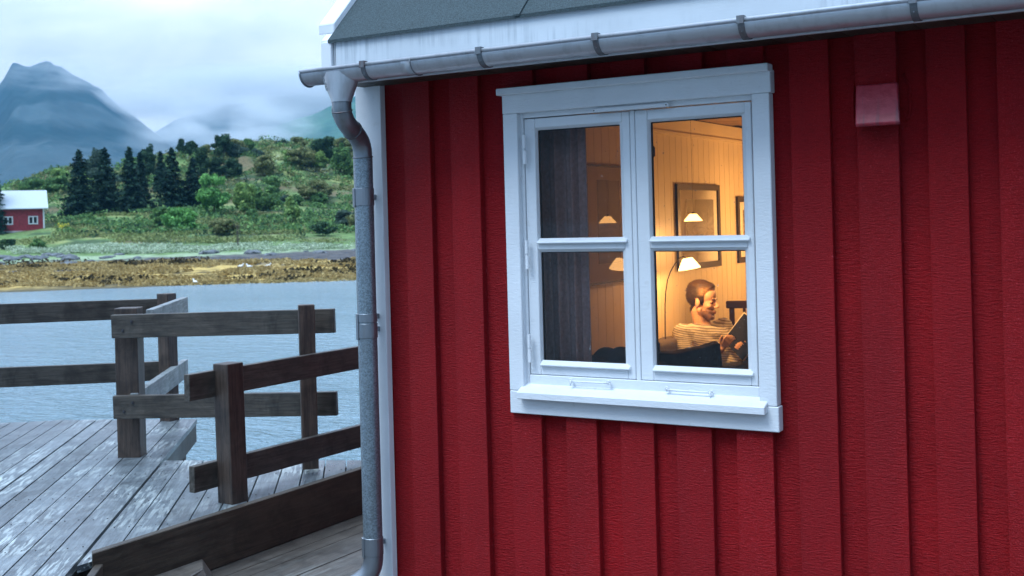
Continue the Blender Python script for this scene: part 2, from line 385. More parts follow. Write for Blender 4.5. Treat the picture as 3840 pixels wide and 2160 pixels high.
# downpipe
PX_,PY_=-.038,-.105; PRr=.047
w=MB(); path=[(FX,GY,GZ-.142),(FX,GY,GZ-.175),(FX,GY,GZ-.20)]
import itertools
P0=Vector((FX,GY,GZ-.185)); P1=Vector((FX,GY,2.10)); P2=Vector((PX_,PY_,2.07)); P3=Vector((PX_,PY_,1.955))
pts=[Vector((FX,GY,GZ-.150))]
B=[Vector((FX,GY,2.20)),Vector((FX,GY,2.085)),Vector((PX_,PY_,2.115)),Vector((PX_,PY_,1.985))]
for i in range(17):
    t=i/16; pts.append(B[0]*(1-t)**3+B[1]*3*t*(1-t)**2+B[2]*3*t*t*(1-t)+B[3]*t**3)
w.tube(pts,PRr*.97,20,cap=False); w.tube([pts[-1],(PX_,PY_,1.93)],PRr*.97,20,cap=False)
bend=hb(w,'downpipe_bend',M['galv_plain'],smooth=True)
w=MB()
for c,dr in ((pts[2],None),(pts[9],None),(Vector((PX_,PY_,1.975)),None)):
    i=min(range(len(pts)),key=lambda q:(pts[q]-c).length); t=(pts[min(i+1,17)]-pts[max(i-1,0)]).normalized()
    w.tube([c-t*.003,c+t*.003],PRr+.0022,20)
    w.build('joint_ring',M['bracket'],bend,smooth=True); w=MB()
w.tube([p+Vector((-.030,-.034,0)) for p in pts[1:9]],.0035,6)
w.build('bend_seam',M['bracket'],bend,smooth=True)
w=MB(); w.tube([(PX_,PY_,1.972),(PX_,PY_,.035)],PRr,24,cap=False); pipe=hb(w,'downpipe',M['galv'],smooth=True)
def clip(z0,z1,band=True):
    w=MB(); w.tube([(PX_,PY_,z0),(PX_,PY_,z1)],PRr+.003,24,cap=True)
    
    A_=[R(q) for q in (-146,-136,-126,-116,-108)]
    for r0_,r1_ in ((PRr+.002,PRr+.008),):
        for q in range(4):
            f=lambda a_,r_:(PX_+math.cos(a_)*r_,PY_+math.sin(a_)*r_)
            P_=[f(A_[q],r1_),f(A_[q+1],r1_),f(A_[q+1],r0_),f(A_[q],r0_)]
            w.hexa([(x_,y_,z0-.008) for x_,y_ in P_]+[(x_,y_,z1+.001) for x_,y_ in P_])
    w.box(PX_-.010,PX_+.004,PY_+PRr-.004,-.012,(z0+z1)/2-.012,(z0+z1)/2+.012); return w
for a,b in ((1.742,1.825),(1.105,1.175),(1.182,1.222),(.06,.145)): 
    o=clip(a,b).build('pipe_clip',M['galv_plain'],pipe,smooth=False)
    o.modifiers.new('b','BEVEL').width=.0015
w=MB(); c=[Vector((PX_,PY_,.06)),Vector((PX_,PY_,-.03)),Vector((PX_-.03,PY_-.02,-.085)),Vector((PX_-.20,PY_-.12,-.13))]
pp=[c[0]*(1-t)**3+c[1]*3*t*(1-t)**2+c[2]*3*t*t*(1-t)+c[3]*t**3 for t in [i/12 for i in range(13)]]
w.tube(pp,PRr*1.03,20,cap=False); w.build('pipe_shoe',M['galv_plain'],pipe,smooth=True)
# vent hood
vent=MB()
x0,_=pl(2.288,2,-.075); x1,_=pl(2.455,2,-.075)
A=[(2.290,-.024,2.128),(2.450,-.024,2.128),(2.450,-.024,2.00),(2.290,-.024,2.00)]
zb=pl(2,1.986,-.085)[1]
Bq=[(2.300,-.034,2.132),(2.452,-.034,2.132),(x1+.004,-.088,zb+.008),(x0-.002,-.088,zb+.008)]
vent.add([(2.300,-.023,2.132),(2.452,-.023,2.132),(2.300,-.036,2.130),(2.452,-.036,2.130),(x0,-.088,zb),(x1,-.088,zb),(x0,-.080,zb-.010),(x1,-.080,zb-.010),(2.300,-.002,zb-.004),(2.452,-.002,zb-.004),(2.300,-.002,2.132),(2.452,-.002,2.132)],
 [(0,2,3,1),(2,4,5,3),(4,6,7,5),(6,8,9,7),(10,8,6,4,2,0),(1,3,5,7,9,11),(8,10,11,9),(10,0,1,11)])
m,nt,o_=mat('vent_red_metal'); v=coord(nt)
cc=mixc(nt,ramp(nt,noi(nt,v,34,3),[(.35,0.),(.7,1.)]),(.30,.018,.034),(.40,.042,.062)); cc=mixc(nt,ramp(nt,noi(nt,coord(nt,(40,8,2)),1.2,3),[(.5,0.),(.62,.75)]),cc,(.14,.03,.045))
pbr(nt,o_,cc,.33,bump=noi(nt,v,110,2),bs=.3,bd=.003,spec=.4); M['vent']=m
vh=hb(vent,'vent_hood',M['vent'],bevel=.004,seg=2)
w=MB()
w.tube([(2.280,.033,1.99),(2.268,.033,2.02),(2.272,.033,2.12),(2.283,.033,2.17)],.006,6); w.build('sealant',M['red'],vh,smooth=True); w=MB(); w.tube([(2.470,.033,1.99),(2.484,.033,2.02),(2.484,.033,2.12),(2.462,.033,2.17)],.006,6)
w.build('sealant',M['red'],vh,smooth=True)

# ------------------------------------------------------------------ WINDOW
win=hb(MB(),'window',M['trim']); 
bpy.data.objects.remove(win); win=empty('window',HO,parent=house)
def wbox(mb,x0,x1,z0,z1,yf,yb,yref=None):
    r=yf if yref is None else yref
    a,c=pl(x0,z0,r); b,d=pl(x1,z1,r); mb.box(a,b,yf,yb,c,d)
YC=-.022
w=MB(); 
wbox(w,.693,.768,.877,2.1365,YC,.030); w.build('side_casing',M['trim'],win,bevel=.003)
w=MB(); wbox(w,1.873,1.946,.877,2.1365,YC,.030); w.build('side_casing',M['trim'],win,bevel=.003)
w=MB(); wbox(w,.691,1.953,2.1375,2.232,YC-.002,.030); w.build('head_casing',M['trim'],win,bevel=.003)
w=MB(); wbox(w,.693,1.952,.773,.8755,YC-.001,.030); w.build('apron_board',M['trim'],win,bevel=.003)
w=MB(); wbox(w,.659,1.943,2.226,2.257,-.066,-.001); w.build('head_cap',M['trim'],win,bevel=.003)
a,c=pl(.727,.838,-.064); b,d=pl(1.893,.871,-.064); 
w=MB(); w.prism([(0,-.064,c),(0,-.064,d),(0,.020,d+.034),(0,.020,c+.012),(0,-.0235,c+.004)],(a,0,0),(b,0,0)); w.build('sill',M['trim'],win,bevel=.003)
# fixed frame: jambs, head, bottom member
w=MB(); YF=.010
wbox(w,.7695,.800,.90,2.135,YF,.13); wbox(w,1.874,1.905,.90,2.135,YF,.13)
wbox(w,.8005,1.8735,2.112,2.135,YF,.13); wbox(w,.8005,1.8735,.895,.952,YF-.004,.13)
w.build('frame',M['trim'],win,bevel=.002)
w=MB(); wbox(w,1.330,1.3515,.953,2.109,.0145,.11); w.build('centre_strip',M['trim'],win,bevel=.003)
YS=.017
def sash(x0,x1,g0,g1,hinge_left):
    z0,z1=.956,2.107
    w=MB()
    gz=[(1.562,2.053),(1.017,1.506)]
    e=.013
    for (a,b,c,d) in ((x0,g0-e,z0,z1),(g1+e,x1,z0,z1)): wbox(w,a,b,c,d,YS,.062)
    for (c,d) in ((2.0535+e-.003,z1),(1.5065+e-.003,1.5615-e+.006),(z0,1.0165-e+.006)): wbox(w,g0-e+.0003,g1+e-.0003,c,d,YS+.0012,.062,YS)
    for (c,d) in gz:   # chamfered glazing beads round each pane
        A0,C0=pl(g0-e,c-e+.004,YS); A1,C1=pl(g1+e,d+e-.001,YS); a0,c0_=pl(g0,c,YS+.016); a1,c1_=pl(g1,d,YS+.016)
        o=[(A0,YS+.004,C0),(A1,YS+.004,C0),(A1,YS+.004,C1),(A0,YS+.004,C1)]; i=[(a0,YS+.019,c0_),(a1,YS+.019,c0_),(a1,YS+.019,c1_),(a0,YS+.019,c1_)]
        ib=[(q[0],.0615,q[2]) for q in i]
        w.add(o+i+ib,[(k,(k+1)%4,4+(k+1)%4,4+k) for k in range(4)]+[(4+k,4+(k+1)%4,8+(k+1)%4,8+k) for k in range(4)])
    # projecting weather bars
    for zc in (1.553,1.004):
        aa,c=pl(g0-.018,zc-.010,YS-.014); bb,d=pl(g1+.02,zc+.010,YS-.014)
        w.prism([(0,YS-.016,c),(0,YS-.016,c+.009),(0,YS+.012,d+.006),(0,YS+.012,c-.002)],(aa,0,0),(bb,0,0))
    s=w.build('sash',M['trim'],win,bevel=.003)
    # inner rebate / spacer
    for (c,d) in gz:
        w=MB(); X0,Z0=pl(g0,c,.03); X1,Z1=pl(g1,d,.03)
        X0-=.004;X1+=.004;Z0-=.004;Z1+=.004
        e=.008
        w.box(X0,X0+e,.045,.052,Z0,Z1); w.box(X1-e,X1,.045,.052,Z0,Z1); w.box(X0+e,X1-e,.045,.052,Z0,Z0+e); w.box(X0+e,X1-e,.045,.052,Z1-e,Z1)
        w.build('glazing_spacer',M['dark'],win)
        w=MB(); w.add([(X0,.040,Z0),(X1,.040,Z0),(X1,.040,Z1),(X0,.040,Z1)],[(0,1,2,3)]); w.build('pane',M['glass_tint'] if hinge_left else M['glass'],win)
    return s
sash(.806,1.328,.873,1.280,True); sash(1.354,1.870,1.424,1.829,False)
M['rusty']=m_white('hinge_paint',(.74,.77,.80),stain=.9)
for zt,zb_ in ((2.035,1.905),(1.560,1.432),(1.135,1.010)):
    w=MB(); xx,_=pl(.803,1,-.012)
    w.tube([(xx-.001,-.010,zt),(xx-.001,-.010,(zt+zb_)/2+.004)],.0085,10); w.tube([(xx,-.010,(zt+zb_)/2+.001),(xx,-.010,(zt+zb_)/2-.001)],.007,8); w.tube([(xx+.001,-.010,(zt+zb_)/2-.004),(xx+.001,-.010,zb_)],.0095,10)
    w.build('hinge',M['rusty'],win,smooth=False)
def hook(xa,xb,za,zb_,tip):
    w=MB(); y=-.020; (x0,z0),(x1,z1)=pl(xa,za,y),pl(xb,zb_,y)
    w.tube([(x0,y,z0),(x0+.2*(x1-x0),y,z0+.2*(z1-z0)-.002),(x1-.2*(x1-x0),y,z1-.2*(z1-z0)-.002),(x1,y,z1)],.0042,8)
    for X_,Z_ in ((x0,z0),(x1,z1)):
        w.tube([(X_,y+.018,Z_),(X_,y-.004,Z_)],.005,8); w.tube([(X_+.009*math.cos(a),y,Z_+.009*math.sin(a)) for a in [i*math.pi/4 for i in range(9)]],.003,6)
    X_,Z_=((x0,z0) if tip==0 else (x1,z1)); w.tube([(X_,y-.002,Z_+.003),(X_,y-.004,Z_-.020)],.003,6)
    w.build('window_hook',M['rusty'],win,smooth=True)
hook(1.010,1.195,.934,.936,0); hook(1.470,1.664,.922,.919,1)
w=MB(); wbox(w,1.150,1.510,2.112,2.130,-.024,-.0045)
w.build('trickle_vent',M['trim'],win,bevel=.004,seg=2)
for xx in (1.160,1.500): 
    w=MB(); a,c=pl(xx,2.121,-.0245); w.ball((a,-.0245,c),.003,u=8,v=5); w.build('vent_screw',M['screw'],win)
for z in (1.93,1.095):
    w=MB(); a,c=pl(1.424,z,.07); w.tube([(a+.002,.075,c+.03),(a+.006,.095,c+.015),(a+.006,.095,c-.02),(a+.002,.075,c-.03)],.004,6); w.build('stay_handle',M['screw'],win,smooth=True)
# inner reveal
w=MB(); 

# ------------------------------------------------------------------ ROOM
M['panel']=m_white('cream_panel',(.80,.66,.44),stain=.05,bs=.1)
M['ceil']=m_wood('ceiling_wood',(.22,.12,.06),(.30,.17,.09),axis=0)
M['floorw']=m_wood('room_floor_wood',(.20,.12,.07),(.28,.17,.10),axis=1)
IX=.12
w=MB(); w.box(-.02,IX-.012,.152,HY-.11,-.2,2.41)
w.mi=1; y=.17
while y<HY-.13: w.box(IX-.0118,IX,y,min(y+.1055,HY-.12),-.15,2.245); y+=.110
w.mi=2; w.box(IX-.011,IX+.016,.16,HY-.12,2.246,2.268); w.box(IX-.011,IX+.004,.16,HY-.12,2.269,2.375)
w.box(IX,IX+.014,.16,HY-.12,-.149,-.03)
iw=hb(w,'inner_gable_panelling',[M['dark'],M['panel'],M['panel']])
w=MB(); w.box(IX+.02,4.5,HY-.14,HY-.105,-.2,2.41); w.box(4.5,4.56,.16,HY-.11,-.2,2.41); w.box(wx1+.01,4.49,.1505,.165,-.15,2.375); w.box(IX+.02,wx0-.01,.1505,.165,-.15,2.375);w.box(wx0-.009,wx1+.009,.1505,.165,-.15,.89);w.box(wx0-.009,wx1+.009,.1505,.165,2.13,2.375)
x=IX+.03
while x<4.4: w.box(x,x+.1055,HY-.152,HY-.1405,-.149,2.245); x+=.11
hb(w,'inner_wall',M['panel'])
w=MB(); x=.17
while x<4.45: w.box(IX+.02,4.49,x,x+.115,2.378,2.395); x+=.12
w.box(-.02,HX-.11,.16,HY-.12,2.397,2.41)
hb(w,'room_ceiling',M['ceil'])
w=MB(); w.box(-.02,HX-.11,.155,HY-.105,-.2,-.15); hb(w,'room_floor',M['floorw'])

# pictures
M['mat']=m_plain('picture_mount',(.90,.84,.72),.8,var=.03); M['black']=m_plain('black_frame',(.02,.014,.012),.35)
def m_print(name,seed):
    m,nt,o=mat(name); v=coord(nt); z=N(nt,'ShaderNodeSeparateXYZ'); L(nt,v,z.inputs[0])
    f=mth(nt,'ADD',mth(nt,'MULTIPLY',noi(nt,coord(nt,(2,2,5)),1.6+seed,5,.6,1.),.55),mth(nt,'MULTIPLY',z.outputs[2],1.1))
    c=ramp(nt,f,[(.15,(.02,.016,.014)),(.36,(.07,.055,.04)),(.46,(.30,.24,.17)),(.56,(.12,.10,.08)),(.9,(.07,.06,.05))]); pbr(nt,o,c,.6); return m
def picture(y0,y1,z0,z1,fw,my0,my1,mz0,mz1,label,seed):
    r=tag(empty('picture_frame',(IX,(y0+y1)/2,z0)),label,'picture','framed pictures on the panelled gable wall')
    off=Vector((0,-(y0+y1)/2,-z0))
    def b(mb,n,m):
        o=mb.build(n,m,r); o.location=off; return o
    w=MB(); X1=.022
    for a in ((y0,y0+fw,z0,z1),(y1-fw,y1,z0,z1),(y0+fw,y1-fw,z0,z0+fw),(y0+fw,y1-fw,z1-fw,z1)): w.box(.003,X1,a[0],a[1],a[2],a[3])
    b(w,'frame',M['black'])
    w=MB(); w.box(.003,.010,y0+fw,y1-fw,z0+fw,z1-fw); b(w,'mount',M['mat'])
    w=MB(); w.box(-.006,.002,-(my1-my0)/2,(my1-my0)/2,0,mz1-mz0); o=w.build('print',m_print('landscape_print_%d'%seed,seed*.7),r); o.location=Vector((.0112,(my0+my1)/2,mz0))+off
    w=MB(); w.add([(.015,y0+fw,z0+fw),(.015,y1-fw,z0+fw),(.015,y1-fw,z1-fw),(.015,y0+fw,z1-fw)],[(0,1,2,3)]); b(w,'glass',M['picglass'])
picture(1.45,2.45,1.232,1.992,.012,2.045,2.372,1.36,1.896,'largest framed landscape print, seen through the left sash beside the curtain',1)
picture(3.32,4.18,1.25,1.89,.045,3.505,4.055,1.395,1.776,'dark framed landscape print with pale mount, behind the lamps in the right sash',2)
picture(4.585,5.15,1.253,1.80,.045,4.73,5.0,1.36,1.69,'dark framed print half hidden by the right edge of the window',3)

# curtain
M['curtain']=m_plain('grey_curtain',(.45,.34,.31),.95,var=.2,sc=60,spec=.03)
n=90; V=[];F=[]
for i in range(n+1):
    t=i/n; xx=.70+.318*t; yy=.205+.020*math.sin(t*22+.6)+.010*math.sin(t*47)
    if t>.86: yy=.190+.008*math.sin((t-.86)*25)
    V+=[(xx+.01*math.sin(3*t),yy,-.05),(xx,yy,2.30)]
F=[(2*i,2*i+2,2*i+3,2*i+1) for i in range(n)]
o=npmesh('curtain',[(a-.86,b-.2,c+.05) for a,b,c in V],F,M['curtain'],smooth=True,loc=(.86,.2,-.05)); tag(o,'dark grey pleated curtain hanging inside the left sash','curtain')
s=o.modifiers.new('s','SOLIDIFY'); s.thickness=.003

# lamps
M['shade']=m_emit('glowing_white_shade',(1.,.50,.14),3.); M['shade2']=m_emit('glowing_reading_shade',(1.,.52,.16),3.2)
M['brass']=m_plain('dark_lamp_metal',(.06,.045,.035),.3,metal=.6)
def bulb(parent,loc,e,r,name):
    l=bpy.data.lights.new(name,'POINT'); l.energy=e; l.color=(1.,.50,.17); l.shadow_soft_size=r
    o=bpy.data.objects.new(name,l); o.location=loc; link(o,parent); return o
def shade(mb,c,ax,r0,r1,h,n=28):
    c=Vector(c); ax=Vector(ax).normalized(); u=ax.orthogonal().normalized(); v=ax.cross(u)
    rr=[]
    for k,(t,r) in enumerate(((0,r0),(.5,(r0+r1)/2*1.02),(1,r1),(1.0,r1-.003),(.5,(r0+r1)/2*1.02-.003),(0,r0-.003))):
        rr.append([tuple(c+ax*(h*(.5-t))+(u*math.cos(2*math.pi*i/n)+v*math.sin(2*math.pi*i/n))*r) for i in range(n)])
    loft(mb,rr)
    b=[rr[0][i] for i in range(n)]; mb.add(b,[tuple(range(n))])
LP=Vector((.458,2.83,1.640))
pend=tag(empty('pendant_lamp',LP),'small glowing cone-shaded pendant lamp in front of the framed print, upper right pane','lamp')
w=MB(); shade(w,(0,0,0),(0,0,1),.024,.064,.048); w.build('lamp_shade',M['shade'],pend,smooth=True)
w=MB(); w.tube([(0,0,.024),(0,0,2.378-1.640)],.0009,6); w.ball((0,0,.03),.010,u=8,v=6); w.tube([(0,0,.735),(0,0,.738)],.03,12); w.build('cord',M['brass'],pend)
bulb(pend,(0,0,-.012),5.,.012,'pendant_bulb')
AL=at7(462,352,7.865)
arc=tag(empty('floor_lamp',(at7(245,1180,7.9).x,at7(245,1180,7.9).y,-.15)),'arched reading floor lamp with bright tilted shade over the seated man','floor lamp')
o_=Vector(arc.location)
w=MB(); cp=[at7(*q,7.88)-o_ for q in [(250,1300),(245,1180),(240,1000),(239,850),(239,740),(246,620),(262,510),(290,430),(330,360),(372,305),(410,285),(440,300)]]
w.tube([(cp[0].x,cp[0].y,.02)]+cp,.0042,8); w.tube([(cp[0].x,cp[0].y,0),(cp[0].x,cp[0].y,.02)],.12,24); w.build('pole',M['brass'],arc,smooth=False)
w=MB(); shade(w,(0,0,0),(-.14,-.08,.98),.034,.078,.075); so=w.build('lamp_shade',M['shade2'],arc,smooth=True); so.location=AL-o_
bulb(arc,AL-o_+Vector((.022,-.045,-.024)),8.,.02,'reading_bulb')
# table lamp out of the window's view that lights the right of the room (seen as the bright right wall)
tl=tag(empty('table_lamp',(.95,4.5,.62)),'table lamp with glowing fabric shade deeper in the room','lamp')
w=MB(); w.tube([(0,0,0),(0,0,.02)],.09,20); w.tube([(0,0,.02),(0,0,.45)],.012,10); w.build('lamp_base',M['brass'],tl)
w=MB(); shade(w,(0,0,.62),(0,0,1),.11,.16,.22); w.build('lamp_shade',M['shade'],tl,smooth=True)
bulb(tl,(0,0,.86),21,.10,'table_bulb')
tb=tag(empty('side_table',(.95,4.5,-.15)),'wooden side table under the table lamp','side table')
w=MB(); w.box(-.3,.3,-.25,.25,.74,.768); w.build('table_top',M['floorw'],tb,bevel=.004)
for sx in (-1,1):
    for sy in (-1,1): w=MB(); w.box(sx*.26-.02,sx*.26+.02,sy*.21-.02,sy*.21+.02,0,.739); w.build('leg',M['floorw'],tb)

# armchair with the man's cushion
M['brown']=m_plain('dark_brown_upholstery',(.022,.012,.008),.95,var=.35,sc=40,spec=.03); M['greyf']=m_plain('grey_woven_upholstery',(.13,.10,.085),.95,var=.35,sc=70,bump=.5)
M['darkwood']=m_plain('dark_stained_wood',(.055,.018,.012),.45)
def soft(mb,name,m,parent,bev=.04,sub=2,loc=None):
    o=mb.build(name,m,parent,smooth=True); b=o.modifiers.new('b','BEVEL'); b.width=bev; b.segments=3
    s=o.modifiers.new('s','SUBSURF'); s.levels=1; s.render_levels=sub
    tx=bpy.data.textures.get('lump') or bpy.data.textures.new('lump','CLOUDS'); tx.noise_scale=.12
    d=o.modifiers.new('d','DISPLACE'); d.texture=tx; d.strength=.018; d.mid_level=.5
    if loc is not None: o.location=loc
    return o
ac=tag(empty('armchair',(.62,2.75,-.15)),'dark upholstered armchair the reading man sits in','armchair')
w=MB(); w.box(-.48,-.32,-.42,.36,.35,.96); soft(w,'backrest',M['greyf'],ac)
w=MB(); w.box(-.30,.35,-.25,.40,.22,.42); soft(w,'seat',M['greyf'],ac)
w=MB(); w.box(-.30,.36,-.44,-.27,.22,.60); soft(w,'armrest',M['greyf'],ac)
w=MB(); w.box(-.30,.36,.41,.55,.22,.66); soft(w,'armrest',M['greyf'],ac)
for sx in (-.4,.28):
    for sy in (-.36,.45): w=MB(); w.tube([(sx,sy,0),(sx,sy,.26)],.022,10); w.build('leg',M['darkwood'],ac)
# sofa nearer to the window: its back is the dark mass at the bottom of the right sash
cp_=[at7(160,1195,7.15),at7(330,1205,7.15),at7(600,1155,7.15),at7(735,1105,7.15),at7(788,1108,7.15)]
sf=tag(empty('sofa',(1.0,1.6,-.15)),'dark brown sofa with its back along the bottom of the window','sofa')
so_=Vector(sf.location)
w=MB(); dv=FWD*.16
top=[p-so_ for p in cp_]; bot=[Vector((p.x,p.y,.12)) for p in top]
for i in range(4):
    w.hexa([bot[i],bot[i+1],bot[i+1]+dv,bot[i]+dv,top[i],top[i+1],top[i+1]+dv,top[i]+dv])
bb=w.build('backrest',M['brown'],sf,smooth=True,merge=True)
for q,v_ in (('BEVEL',None),('SUBSURF',None)):
    mm=bb.modifiers.new(q,q)
    if q=='BEVEL': mm.width=.025; mm.segments=2
    else: mm.levels=1; mm.render_levels=2
tx=bpy.data.textures.get('lump'); mm=bb.modifiers.new('d','DISPLACE'); mm.texture=tx; mm.strength=.02
w=MB(); q0=bot[0]-RGT*.5; w.hexa([q0-FWD*.5,bot[4]-FWD*.5,bot[4]-FWD*.01,q0-FWD*.01]+[p+Vector((0,0,.30)) for p in (q0-FWD*.5,bot[4]-FWD*.5,bot[4]-FWD*.01,q0-FWD*.01)])
soft(w,'seat',M['brown'],sf,.03)
for q in (q0-FWD*.45,bot[4]-FWD*.45,bot[4]-FWD*.06-RGT*.05): w=MB(); w.tube([(q.x,q.y,0),(q.x,q.y,.14)],.022,10); w.build('leg',M['darkwood'],sf)
# second sofa glimpsed in the left sash with a blanket
bl=at(1800+880/1.8117,900+800/1.8117,7.0)
w=MB()
for i in range(7):
    for j in range(3):
        p=bl+RGT*(-.26+.085*i)+FWD*(.09*j)+Vector((0,0,-.06+.035*math.sin(i*1.7+j)))
        w.ball(p-Vector((bl.x,bl.y,-.15)),(.09,.09,.06+.012*((i*7+j)%3)),u=14,v=10)
for i in range(7): 
    p=bl+RGT*(-.26+.085*i)+FWD*.09; w.box(p.x-bl.x-.09,p.x-bl.x+.09,p.y-bl.y-.12,p.y-bl.y+.12,.05,bl.z+.10)
ot=w.build('second_sofa',M['brown'],None,smooth=False,loc=(bl.x,bl.y,-.15))
mm=ot.modifiers.new('r','REMESH'); mm.mode='VOXEL'; mm.voxel_size=.02; mm.use_smooth_shade=True; mm=ot.modifiers.new('s','SMOOTH'); mm.iterations=4
tag(ot,'dark lumpy upholstered sofa piled with a blanket, low in the left sash','stool')
# wooden chair behind the man
ch=at7(945,900,8.75); cr_=tag(empty('wooden_chair',(ch.x,ch.y,-.15),R(18)),'dark wooden slat-back chair behind the man at the right','chair')
hz=at7(940,712,8.75).z+.15
for dx in (-.05,.33):
    w=MB(); w.box(dx-.022,dx+.018,-.015,.02,0,hz-.002); w.build('leg',M['darkwood'],cr_,bevel=.004)
    w=MB(); w.box(dx-.02,dx+.02,.36,.40,0,.44); w.build('leg',M['darkwood'],cr_,bevel=.004)
w=MB(); w.box(-.095,.38,-.022,.026,hz-.052,hz+.004); w.box(-.028,.308,-.012,.014,hz-.30,hz-.26); w.build('top_rail',M['darkwood'],cr_,bevel=.006)
w=MB()
for k in range(5): w.box(.030+.058*k,.052+.058*k,-.008,.012,hz-.259,hz-.053)
w.build('back_slats',M['darkwood'],cr_,bevel=.003)
w=MB(); w.box(-.075,.355,.021,.41,.442,.475); w.build('seat',M['darkwood'],cr_,bevel=.006)

# ------------------------------------------------------------------ THE READING MAN
def remesh(o,vs,it=3,fac=.5):
    m=o.modifiers.new('r','REMESH'); m.mode='VOXEL'; m.voxel_size=vs; m.use_smooth_shade=True
    m=o.modifiers.new('s','SMOOTH'); m.iterations=it; m.factor=fac
def bake(o):
    bpy.context.view_layer.update(); d=bpy.context.evaluated_depsgraph_get(); me=bpy.data.meshes.new_from_object(o.evaluated_get(d)); nm=o.data.name
    o.modifiers.clear(); o.data=me; me.name=nm; me.polygons.foreach_set('use_smooth',[True]*len(me.polygons))
DM=8.12
HC=at7(602,716,DM); HS=1.09
HM=Matrix.Rotation(R(-2),3,'Z')@Matrix.Rotation(R(4),3,'Y')
def hp(x,y,z): return HC+HM@(Vector((x,y,z))*HS)
RT=Vector(HC); RT.z=-.15
man=tag(empty('person',(HC.x,HC.y,-.15)),'bearded man in a striped T-shirt sitting under the lamp reading a dark book','person')
MO=Vector((-RT.x,-RT.y,.15))
def hball(mb,c,r): mb.ball(hp(*c),tuple(q*HS for q in (r if hasattr(r,'__len__') else (r,r,r))),HM,u=16,v=12)
w=MB()
hball(w,(-.018,0,.045),(.096,.075,.085)); hball(w,(.034,0,.046),(.050,.058,.055)); hball(w,(.034,0,-.012),(.049,.054,.062)); hball(w,(.038,0,-.056),(.045,.042,.044)); hball(w,(.060,0,-.098),(.024,.027,.018))
hball(w,(.079,0,.021),(.011,.040,.007))
for sgn in (-1,1):
    for q in range(7):
        u_=q/6; hball(w,(.055*u_+.002,sgn*(.052-.034*u_),-.050-.044*u_),.020)
    hball(w,(.054,sgn*.038,-.020),(.022,.017,.016)); hball(w,(-.008,sgn*.072,-.004),(.016,.009,.027)); hball(w,(.003,sgn*.072,-.006),(.006,.006,.014))
    hball(w,(.067,sgn*.028,.003),(.011,.013,.008)); hball(w,(.092,sgn*.010,-.028),(.009,.007,.007))
for i in range(6):
    t=i/5; hball(w,(.080+.024*t,0,.014-.036*t),.0072+.0036*t)
hball(w,(.083,0,-.056),(.010,.021,.0055)); hball(w,(.081,0,-.068),(.010,.018,.006))
NB=at7(600,915,DM+.01)
w.chain(hp(-.030,0,-.06),NB+Vector((0,0,-.02)),.058,.062,6)
SR=at7(402,1012,DM-.12); SL=at7(795,960,DM+.15); CH=at7(600,1075,DM); BE=at7(720,1230,DM-.01); PV=at7(800,1400,DM-.02)
def torso(mb,g=0):
    mb.chain(SR,NB+Vector((0,0,-.085)),.056+g,.062+g); mb.chain(SL,NB+Vector((0,0,-.085)),.056+g,.062+g)
    cl=at7(505,1075,DM-.06); c2=at7(705,1060,DM+.07)
    mb.chain(cl,c2,.105+g,.105+g); b1=at7(640,1220,DM-.06); b2=at7(810,1200,DM+.05)
    mb.chain(cl,b1,.105+g,.105+g); mb.chain(c2,b2,.105+g,.10+g); mb.chain(b1,b2,.105+g,.10+g)
    mb.chain(b1,PV-RGT*.06,.105+g,.12+g); mb.chain(b2,PV+RGT*.06,.10+g,.12+g); mb.chain(SR,cl,.062+g,.09+g); mb.chain(SL,c2,.062+g,.09+g)
torso(w)
ER=at7(415,1310,DM-.20); WR=at7(770,1175,DM-.22); EL=at7(1010,1230,DM+.12); WL=at7(1040,1180,DM-.08)
w.chain(SR,ER,.050,.042,9); w.chain(ER,WR,.040,.026,12); w.chain(SL,EL,.050,.042,9); w.chain(EL,WL,.038,.026,8)
# hands: palm, four curled fingers and a thumb each
def hand(mb,wr,d,up,pn,s=1):
    class Q:
        def chain(s_,a,b,r1,r2,n): mb.chain(wr+(a-wr)*.82,wr+(b-wr)*.82,r1*.85,r2*.85,n)
    mb_=mb; hm=Q()
    d=Vector(d).normalized(); up=Vector(up).normalized(); pn=Vector(pn).normalized()
    palm=wr+d*.045; 
    for k in range(4): hm.chain(wr+up*(.012*(k-1.5))*.6,wr+d*.075+up*(.0195*(k-1.5)),.017,.012,5)
    for k,ln in enumerate((.072,.08,.075,.058)):
        a=wr+d*.078+up*(.0205*(k-1.5)); b=a+d*ln*.40+pn*ln*.10; c=b+d*ln*.25+pn*ln*.28; e=c+pn*ln*.30-d*ln*.05
        hm.chain(a,b,.0095,.0088,4); hm.chain(b,c,.0088,.0082,3); hm.chain(c,e,.0082,.007,3)
    a=wr+d*.025+up*.030; b=a+d*.030+up*.024; hm.chain(a,b,.012,.0105,4); hm.chain(b,b+d*.030+up*.004,.0105,.008,4)
hand(w,at7(775,1160,DM-.22),RGT*.55+UP*.75-FWD*.25,-RGT*.6+UP*.55,FWD*.7+RGT*.5)
hand(w,at7(1035,1205,DM-.16),-RGT*.75+UP*.62,UP*.55+RGT*.45,FWD)
